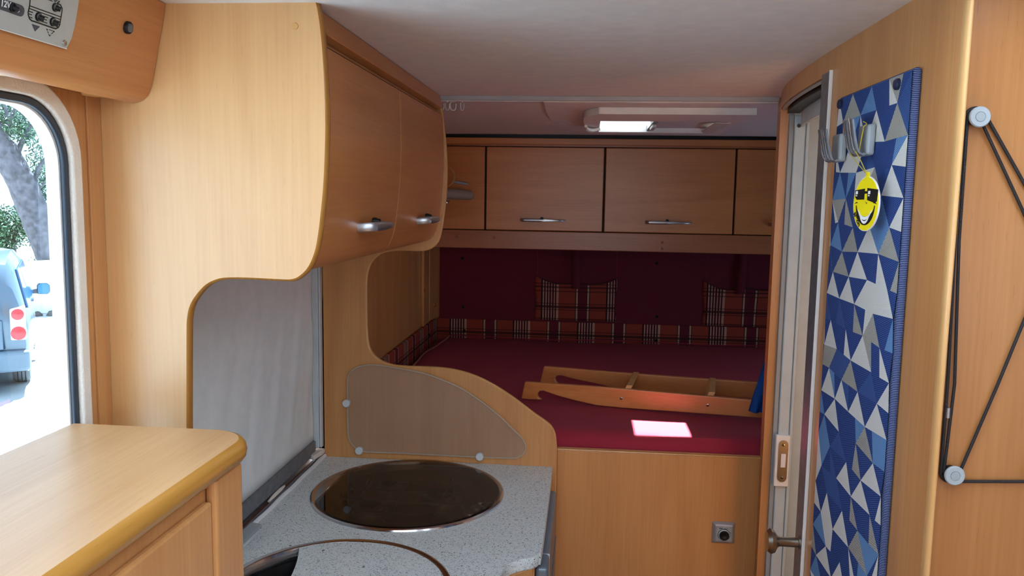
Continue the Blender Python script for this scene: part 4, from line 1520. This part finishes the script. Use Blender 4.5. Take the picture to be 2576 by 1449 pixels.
btn = thing('push_button', 'round black push button switch on the wooden pelmet', 'switch', onp(320, 69, -.004))
bc_ = onp(320, 69, -.004)
obj('bezel', MB().lathe([(.0086, -.002), (.0086, .003), (.0074, .0046), (.0062, .0036)], bc_, seg=28, dirv=pn), 'black', btn, smooth=True)
obj('cap', MB().lathe([(.006, 0), (.006, .005), (.0052, .0058), (0, .0058)], bc_, seg=24, dirv=pn), 'dkgrey', btn, smooth=True)

cp = thing('switch_panel', 'silver switch panel with motorhome outline and toggles on the pelmet', 'control panel', onp(100, 60, -.004))
ppx = [(201, -20), (199, 5), (195, 32), (189, 66), (181, 98), (168, 123), (0, 73), (-120, 40), (-120, -70)]
obj('plate', MB().prism([onp(x, y, 0) for x, y in ppx], pn * -.004), 'panelgrey', cp, bevel=.001)
obj('plate_edge', MB().tube([onp(x, y, .0002) for x, y in ((168, 123), (84, 98), (0, 73), (-120, 40))], .0006, 5), 'white', cp)


def printpoly(name, px, mat='printgrey', d=.0004, parent=None):
    return obj(name, MB().prism([onp(x, y, d) for x, y in px], pn * -.0003), mat, parent or cp)


def printline(name, px, wdt, mat='ink', closed=False):
    """flat printed stroke in the plate's plane"""
    P_ = [onp(x, y, .0004) for x, y in px]
    if closed:
        P_.append(P_[0])
    mb_ = MB()
    for a, b in zip(P_[:-1], P_[1:]):
        dr = (b - a).normalized()
        sd = dr.cross(pn) * (wdt / 2)
        e_ = dr * (wdt * .35)
        mb_.prism([a - sd - e_, b - sd + e_, b + sd + e_, a + sd - e_], pn * -.0003)
    return obj(name, mb_, mat, cp)


# zoomed coordinates (x/11.145, y/11.146)
def z_(pts):
    return [(x / 11.145, y / 11.146) for x, y in pts]


sl_ = printpoly('label_field', z_([(-900, -250), (180, 0), (560, 125), (630, 160), (680, 230), (690, 320), (660, 420), (610, 460), (560, 462), (0, 262), (-900, -20)]))
# van outline
printline('van_outline', z_([(850, -60), (845, 40), (835, 160), (795, 350), (800, 430), (830, 520), (890, 580), (1000, 615), (1500, 790), (1570, 805), (1640, 770), (1680, 690), (1715, 480), (1745, 300), (1745, 230), (1700, 140), (1610, 90), (1670, 40)]), .0016)
for a, b in (((830, 160), (1720, 480)), ((815, 235), (1700, 550)), ((810, 312), (920, 350)), ((808, 388), (895, 418)), ((830, 478), (905, 503)), ((1185, 440), (1345, 498)), ((1200, 525), (1310, 565)), ((1165, 595), (1320, 650)), ((1595, 580), (1690, 620)), ((1590, 665), (1670, 690)), ((1570, 735), (1630, 758))):
    printline('van_stripe', z_([a, b]), .0011)
printpoly('arrow_mark', z_([(895, 668), (1125, 745), (985, 885)]))
printpoly('arrow_mark', z_([(1490, -40), (1640, 0), (1550, 75)]))
printpoly('arrow_mark', z_([(1300, -60), (1440, -10), (1490, 55), (1340, 0)]))
for a, b in (((1310, 815), (1345, 828)), ((1385, 832), (1420, 845)), ((1435, 852), (1470, 862)), ((1490, 870), (1530, 885)), ((1310, 820), (1330, 850)), ((1340, 885), (1358, 925)), ((1370, 965), (1395, 1010)), ((1395, 1010), (1420, 985)), ((1450, 950), (1480, 920)), ((1495, 905), (1530, 885))):
    printline('dash', z_([a, b]), .0008)
for x, y in ((1540, 205), (1070, 470), (1475, 615), (345, 205)):
    c = onp(x / 11.145, y / 11.146, .0004)
    tgm = obj('toggle', MB().lathe([(.0052, 0), (.005, .0014), (.0042, .0018)], c, seg=20, dirv=pn), 'black', cp, smooth=True)
    obj('toggle_lever', MB().tube([c + Vector((0, .001, 0)), c + pn * .0045 + Vector((0, .0042, -.001))], [.0032, .0028], 10), 'black', tgm, smooth=True)
c = onp(1805 / 11.145, 1208 / 11.146, .0002)
obj('screw', MB().lathe([(.004, 0), (.0035, .0012), (.001, .0008), (0, .0004)], c, seg=16, dirv=pn), 'steel', cp, smooth=True)
printline('mark_c', z_([(480, 230), (520, 222), (552, 262), (545, 320), (510, 345), (475, 325)]), .0011, 'inkwhite')
p0 = onp(10 / 11.145, 165 / 11.146, .0009); p1 = onp(200 / 11.145, 212 / 11.146, .0009)
xa = (p1 - p0).normalized(); za = pn; ya = za.cross(xa)
pos = p0 - cp.location
lettering('12V', .0095, .0002, 'inkwhite', cp, Matrix(((xa.x, ya.x, za.x, pos.x), (xa.y, ya.y, za.y, pos.y), (xa.z, ya.z, za.z, pos.z), (0, 0, 0, 1))))

# window trims: cream vinyl surround, rubber seal, outer frame, pane
def rrect(y0, y1, z0, z1, r, x, n=10):
    pts = []
    for cy, cz, a0 in ((y1 - r, z1 - r, 0), (y0 + r, z1 - r, 90), (y0 + r, z0 + r, 180), (y1 - r, z0 + r, 270)):
        for k in range(n + 1):
            a = math.radians(a0 + 90 * k / n)
            pts.append(Vector((x, cy + r * math.cos(a), cz + r * math.sin(a))))
    return pts


def ring(mb, outer, inner, dx):
    n = len(outer)
    vs = outer + inner + [p + Vector((dx, 0, 0)) for p in outer] + [p + Vector((dx, 0, 0)) for p in inner]
    fs = []
    for i in range(n):
        j = (i + 1) % n
        fs += [(i, j, n + j, n + i), (2 * n + i, 3 * n + i, 3 * n + j, 2 * n + j), (i, 2 * n + i, 2 * n + j, j), (n + i, n + j, 3 * n + j, 3 * n + i)]
    mb.add(vs, fs)


win = struct(obj('window_1', MB(), 'white'))
mb = MB()
ring(mb, rrect(WY0 - .022, WY1 + .022, WZ0 - .026, WZ1 + .026, .108, XW), rrect(WY0, WY1, WZ0, WZ1, .086, XW), .010)
VIN = plain('perforated_cream_vinyl', srgb(226, 220, 210), .6, bump=.5, bscale=350)
obj('vinyl_surround', mb, VIN, win, smooth=True, bevel=.004, seg=3)
mb = MB()
ring(mb, rrect(WY0, WY1, WZ0, WZ1, .086, XW - .004), rrect(WY0 + .013, WY1 - .010, WZ0 + .010, WZ1 - .010, .077, XW - .004), .007)
obj('rubber_seal', mb, 'rubber', win, smooth=True, bevel=.002, label='dark blue grey rubber seal')
mb = MB()
ring(mb, rrect(WY0 + .002, WY1 - .002, WZ0 + .002, WZ1 - .002, .085, XW - .024), rrect(WY0 + .012, WY1 - .012, WZ0 + .012, WZ1 - .012, .078, XW - .024), .0195)
obj('white_reveal', mb, 'white', win, smooth=True)
obj('pane', MB().prism(rrect(WY0 + .011, WY1 - .011, WZ0 + .011, WZ1 - .011, .079, XW - .021), (-.003, 0, 0)), 'tinted', win)
struct(obj('window_6', box((1.378, 2.55, 1.06), (1.382, 3.35, 1.39)), 'tinted'))
struct(obj('window_5', box((.7, 1.35, CEIL + .03), (1.1, 1.75, CEIL + .034)), 'pane'))
w4 = struct(obj('window_4', box((KX0, KY0, CEIL + .03), (KX1, KY1, CEIL + .034)), 'pane'))
mb = MB()
for a, b in (((KX0 - .04, KY0 - .04), (KX0, KY1 + .04)), ((KX1, KY0 - .04), (KX1 + .04, KY1 + .04)), ((KX0, KY0 - .04), (KX1, KY0)), ((KX0, KY1), (KX1, KY1 + .04))):
    mb.box((a[0], a[1], CEIL - .012), (b[0], b[1], CEIL - .0005))
obj('added_skylight_frame', mb, 'white', w4, bevel=.003)
WIN2 = struct(obj('window_2', box((-.55, FRONT - .025, 1.05), (1.15, FRONT - .02, 1.8)), 'pane'))
WIN3 = struct(obj('window_3', box((1.378, EY0, EZ0), (1.382, EY1, EZ1)), 'pane'))

# cabinet with thick rounded top
sc = thing('side_cabinet', 'wooden cabinet with thick rounded-edge top standing under the side window', 'cabinet', (-.60, .5, 0))
TZ = 1.29
RX, RY, RR = -.462, 1.052, .055
tl = [Vector((XW + .012, .1, TZ)), Vector((XW + .012, RY, TZ))]
for k in range(13):
    a = math.radians(90 - 90 * k / 12)
    tl.append(Vector((RX - RR + RR * math.cos(a), RY - RR + RR * math.sin(a), TZ)))
tl.append(Vector((RX, .1, TZ)))
tt_ = obj('top_board', MB().prism(tl, (0, 0, -.030)), 'woodtop', sc)
obj('bullnose', band(tl[1:], (0, 0, -1), .030, .011, 1), 'bandY', sc, smooth=True, label='golden rounded bullnose edge')
obj('body', MB().box((XW + .012, .12, .08), (RX - .016, RY - .03, TZ - .031)), 'woodZ', sc, bevel=.003)
obj('door', MB().box((RX - .016, .14, .12), (RX - .004, RY - .115, TZ - .058)), 'woodZ', sc, bevel=.004)
obj('door_stile', MB().box((RX - .0155, RY - .112, .10), (RX + .0, RY - .032, TZ - .032)), 'woodZ', sc, bevel=.006, seg=3)
obj('plinth', MB().box((XW + .02, .14, 0), (RX - .03, RY - .05, .08)), 'dkgrey', sc)

# ================================================================== OUTSIDE
GZ = -.95
gr = plain('sunlit_asphalt', srgb(168, 168, 166), .9, var=.15, vscale=2, bump=.5, bscale=60)
struct(obj('ground', MB().add([(-60, -30, GZ), (-1.3, -30, GZ), (-1.3, 60, GZ), (-60, 60, GZ)], [(0, 1, 2, 3)]), gr))
# garden wall
W0 = Vector((-20, 10, GZ)); wdir = Vector((.8, .6, 0)).normalized()
wc = on_z(100, 790, GZ)
vdir = Vector((wc.x, wc.y, 0)).normalized(); wdir = Vector((vdir.y, -vdir.x, 0))
tz_ = (wc + Vector((0, 0, 0)))
wtop = on_p(100, 657, wc, vdir).z
mb = MB().prism([wc - wdir * 14, wc + wdir * 8, wc + wdir * 8 + Vector((0, 0, wtop - GZ)), wc - wdir * 14 + Vector((0, 0, wtop - GZ))], vdir * .25)
gw = tag(obj('garden_wall', mb, plain('white_render', srgb(238, 236, 230), .9, bump=.3, bscale=40), bevel=.02), 'white rendered garden wall behind the parked car', 'wall')
rnd = random.Random(3)
for k in range(9):
    p = wc + wdir * (-1.6 + k * .26) - vdir * (.25 + rnd.uniform(0, .12))
    r_ = rnd.uniform(.09, .15)
    mb = MB().lathe([(0, r_ * .9), (r_ * .5, r_ * .8), (r_ * .95, r_ * .35), (r_, 0), (r_ * .9, -.02)], p, 'Z', 9)
    for v in mb.v:
        v += Vector((rnd.uniform(-1, 1), rnd.uniform(-1, 1), rnd.uniform(-.5, .5))) * r_ * .16
    tag(obj('stone', mb, plain('dark_stone', srgb(92, 84, 80), .9), smooth=False), 'dark rounded stone in the row along the garden wall foot', 'stone', 'stones along the wall foot')

LEAF = [plain('leaf_dark', srgb(30, 62, 40), .6, var=.25, vscale=8), plain('leaf_mid', srgb(58, 96, 62), .6, var=.25, vscale=8), plain('leaf_pale', srgb(98, 132, 96), .6, var=.2, vscale=8)]
BARK = plain('grey_bark', srgb(96, 90, 94), .9, var=.45, vscale=9, bump=1, bscale=14)


def foliage(centres, n, size, rnd, long=2.2):
    mb = MB()
    for c, rad in centres:
        for _ in range(n):
            d = Vector((rnd.gauss(0, 1), rnd.gauss(0, 1), rnd.gauss(0, 1))).normalized() * (rad * rnd.uniform(.35, 1.0))
            p = Vector(c) + d
            a = Vector((rnd.gauss(0, 1), rnd.gauss(0, 1), rnd.gauss(0, 1))).normalized()
            b = a.cross(Vector((rnd.gauss(0, 1), rnd.gauss(0, 1), rnd.gauss(0, 1)))).normalized()
            s = size * rnd.uniform(.6, 1.3)
            mb.add([p, p + a * s * long * .5 + b * s * .4, p + a * s * long, p + a * s * long * .5 - b * s * .4], [(0, 1, 2, 3)], rnd.randrange(3))
    return mb


# hedge bush behind the wall
rnd = random.Random(5)
for i, (du, lab) in enumerate(((-2.9, 'leafy green hedge bush above the white wall, behind the car roof'), (-.45, 'leafy green hedge bush above the white wall, below the tree trunk'))):
    base = wc + vdir * 2.6 + wdir * du
    hb = thing('hedge_bush', lab, 'bush', (base.x, base.y, GZ), 'hedge behind the garden wall')
    cs = []
    for k in range(16):
        q = base + wdir * rnd.uniform(-.8, .8) + vdir * rnd.uniform(-.35, .35)
        cs.append((Vector((q.x, q.y, rnd.uniform(-.2, 1.0))), rnd.uniform(.28, .5)))
    o = obj('foliage', foliage(cs, 620, .05, rnd, 1.7), LEAF, hb)
    o['kind'] = 'stuff'
    obj('stem', MB().tube([Vector((base.x, base.y, GZ)), Vector((base.x, base.y, .6))], [.07, .04], 8), BARK, hb, smooth=True)

# leaning pine
tree = thing('leaning_pine', 'grey barked pine tree leaning over the hedge outside the window', 'tree', (wc + vdir * .75 + wdir * .8))
tp0 = wc + vdir * .75
tps = [on_p(x, y, tp0, vdir) for x, y in ((190, 790), (150, 690), (112, 600), (72, 500), (34, 420), (-10, 350), (-60, 270))]
trk = spline(tps, 5)
mbt = MB().tube(trk, [.34 - .10 * k / (len(trk) - 1) for k in range(len(trk))], 16)
rnd = random.Random(9)
for v in mbt.v:
    v += Vector((rnd.uniform(-1, 1), rnd.uniform(-1, 1), rnd.uniform(-1, 1))) * .022
obj('trunk', mbt, BARK, tree, smooth=True)
brs = [((72, 500), (95, 430), (118, 395), (150, 370)), ((34, 420), (50, 370), (70, 330), (100, 280), (120, 200)), ((20, 400), (15, 340), (30, 290), (60, 230)), ((72, 490), (100, 470), (125, 450)), ((0, 350), (20, 300), (5, 250))]
mb = MB()
for b in brs:
    pts = spline([on_p(x, y, tp0, vdir) for x, y in b], 4)
    mb.tube(pts, [.07 - .05 * k / (len(pts) - 1) for k in range(len(pts))], 6)
obj('branches', mb, BARK, tree, smooth=True)
cs = []
for x, y, r_ in ((15, 280, .5), (50, 270, .5), (85, 300, .45), (105, 350, .4), (112, 400, .42), (118, 440, .35), (115, 480, .3), (30, 320, .45), (5, 320, .4), (70, 240, .6), (120, 260, .6), (20, 230, .6), (-30, 280, .6), (60, 330, .25), (95, 520, .2), (-80, 250, .7), (160, 330, .6), (160, 440, .5)):
    q = on_p(x, y, tp0 + vdir * rnd.uniform(-.3, .9), vdir)
    cs.append((q, r_))
o = obj('foliage', foliage(cs, 420, .035, rnd, 3.0), LEAF, tree)
o['kind'] = 'stuff'

# parked car: local frame, rear right wheel contact as origin
CO = on_z(76, 957, GZ)
cu = Vector((-.575, .818, 0)).normalized()      # car forward
cl_ = Vector((-cu.y, cu.x, 0))                  # car left


def cpt(u, v, z):
    return CO + cu * u + cl_ * v + Vector((0, 0, z))


CARP = plain('blue_grey_paint', srgb(84, 100, 114), .25, metal=.35, coat=.5)
CGL = plain('blue_car_glass', srgb(40, 84, 128), .08, spec=.8)
CPL = plain('grey_bumper', srgb(96, 110, 122), .5)
car = thing('parked_car', 'blue grey estate car parked outside, rear right corner in view', 'car', CO)
WID = 1.66
# side profile of the body in (u, z), cross-section width per station
stations = [(-.78, .34, .86, .10), (-.80, .45, 1.05, .06), (-.72, .30, 1.45, .02), (-.55, .24, 1.68, .01), (-.1, .22, 1.76, 0), (.9, .2, 1.79, 0), (1.6, .2, 1.74, 0), (2.15, .2, 1.42, .01), (2.55, .2, 1.12, .02), (3.2, .22, 1.0, .06), (3.45, .3, .8, .16)]
vs, fs = [], []
NP = 14
for u, zb, zt, ins in stations:
    H = zt - zb
    sec = [(0, 0), (-.03, .12), (-.04, .3), (-.02, .5), (.02, .62 if zt > 1.3 else .75), (.12, .90), (.2, .975), (.42, 1.0)]
    right = [(ins + a + (0 if zt > 1.3 else 0), zb + h * H) for a, h in sec]
    left = [(WID - x, z) for x, z in right[::-1]]
    for x, z in right + left:
        vs.append(cpt(u, x - .02, z))
NP = 16
for i in range(len(stations) - 1):
    for k in range(NP):
        l = (k + 1) % NP
        fs.append((i * NP + k, i * NP + l, (i + 1) * NP + l, (i + 1) * NP + k))
fs.append(tuple(range(NP))[::-1])
fs.append(tuple((len(stations) - 1) * NP + k for k in range(NP)))
body = obj('body', MB().add(vs, fs), CARP, car, smooth=True, bevel=.03, seg=2)
# rear window, side windows
obj('rear_window', MB().prism([cpt(-.80, .20, 1.02), cpt(-.80, WID - .24, 1.02), cpt(-.635, WID - .32, 1.60), cpt(-.635, .28, 1.60)], cu * .05), CGL, car, bevel=.02)
obj('side_window', MB().prism([cpt(-.45, -.04, 1.06), cpt(.25, -.05, 1.06), cpt(.25, .07, 1.56), cpt(-.30, .07, 1.56)], cl_ * .03), CGL, car, bevel=.01)
obj('side_window', MB().prism([cpt(.32, -.05, 1.06), cpt(2.1, -.05, 1.06), cpt(1.55, .07, 1.56), cpt(.32, .07, 1.56)], cl_ * .03), CGL, car, bevel=.01)
obj('windscreen', MB().prism([cpt(2.52, .12, 1.14), cpt(2.52, WID - .16, 1.14), cpt(1.75, WID - .26, 1.68), cpt(1.75, .22, 1.68)], cu * .03), CGL, car)
obj('rear_bumper', MB().prism([cpt(-.86, -.04, .30), cpt(-.90, .25, .30), cpt(-.90, WID - .29, .30), cpt(-.86, WID, .30), cpt(-.45, WID, .30), cpt(-.45, -.04, .30)], Vector((0, 0, .27))), CPL, car, bevel=.05, seg=3)
obj('tailgate_lower', MB().prism([cpt(-.835, .24, .58), cpt(-.835, WID - .28, .58), cpt(-.825, WID - .28, .96), cpt(-.825, .24, .96)], cu * .03), CARP, car, bevel=.02)
for v0, v1 in ((-.015, .16), (WID - .20, WID - .02)):
    tlm = obj('tail_light', MB().prism([cpt(-.835, v0, .70), cpt(-.835, v1, .70), cpt(-.815, v1, 1.10), cpt(-.80, v0 + .01, 1.12)], cu * .22), plain('tail_light_clear', srgb(226, 214, 214), .2), car, bevel=.02)
    RED = plain('tail_light_red', srgb(214, 52, 56), .2)
    for zz, rr in ((.79, .085), (1.03, .07)):
        obj('red_lens', MB().lathe([(rr, .03), (rr, -.012), (rr * .6, -.022), (0, -.024)], cpt(-.835, (v0 + v1) / 2, zz), seg=20, dirv=cu), RED, tlm, smooth=True)
TYRE = plain('tyre_rubber', srgb(84, 88, 92), .8)
for u, v in ((0, .0), (2.65, .0), (0, WID - .22), (2.65, WID - .22)):
    wh = obj('wheel', MB().lathe([(.16, -.0), (.28, -.0), (.305, .03), (.31, .1), (.305, .17), (.28, .2), (.16, .2), (.16, 0)], cpt(u, v - .01, .31), seg=28, dirv=cl_), TYRE, car, smooth=True)
    for k in range(3):
        obj('tread_groove', MB().lathe([(.3115, .045 + k * .045), (.3115, .055 + k * .045), (.306, .055 + k * .045)], cpt(u, v - .01, .31), seg=28, dirv=cl_), 'black', wh)
    obj('hub_cap', MB().lathe([(.165, .02), (.12, .01), (0, .0)], cpt(u, v - .01, .31), seg=20, dirv=cl_), 'alu', wh, smooth=True)
mv = [(-.09, .97), (-.24, .96), (-.27, 1.0), (-.27, 1.11), (-.23, 1.15), (-.12, 1.15), (-.09, 1.11)]
mi = obj('wing_mirror', MB().prism([cpt(1.95, v, z) for v, z in mv], cu * .12), 'dkgrey', car, bevel=.02)
obj('mirror_glass', MB().prism([cpt(1.942, -.18 + (v + .18) * .84, 1.055 + (z - 1.055) * .84) for v, z in mv], cu * .006), plain('mirror_face', srgb(60, 110, 140), .1, metal=.5), mi)
obj('mirror_arm', MB().prism([cpt(1.97, .02, .98), cpt(1.97, -.1, .98), cpt(1.97, -.1, 1.05), cpt(1.97, .02, 1.05)], cu * .06), 'dkgrey', mi)
obj('door_handle', MB().box((0, 0, 0), (.001, .001, .001)) if False else MB().prism([cpt(.95, -.065, .98), cpt(1.15, -.065, .98), cpt(1.15, -.065, 1.01), cpt(.95, -.065, 1.01)], cl_ * .03), CARP, car)
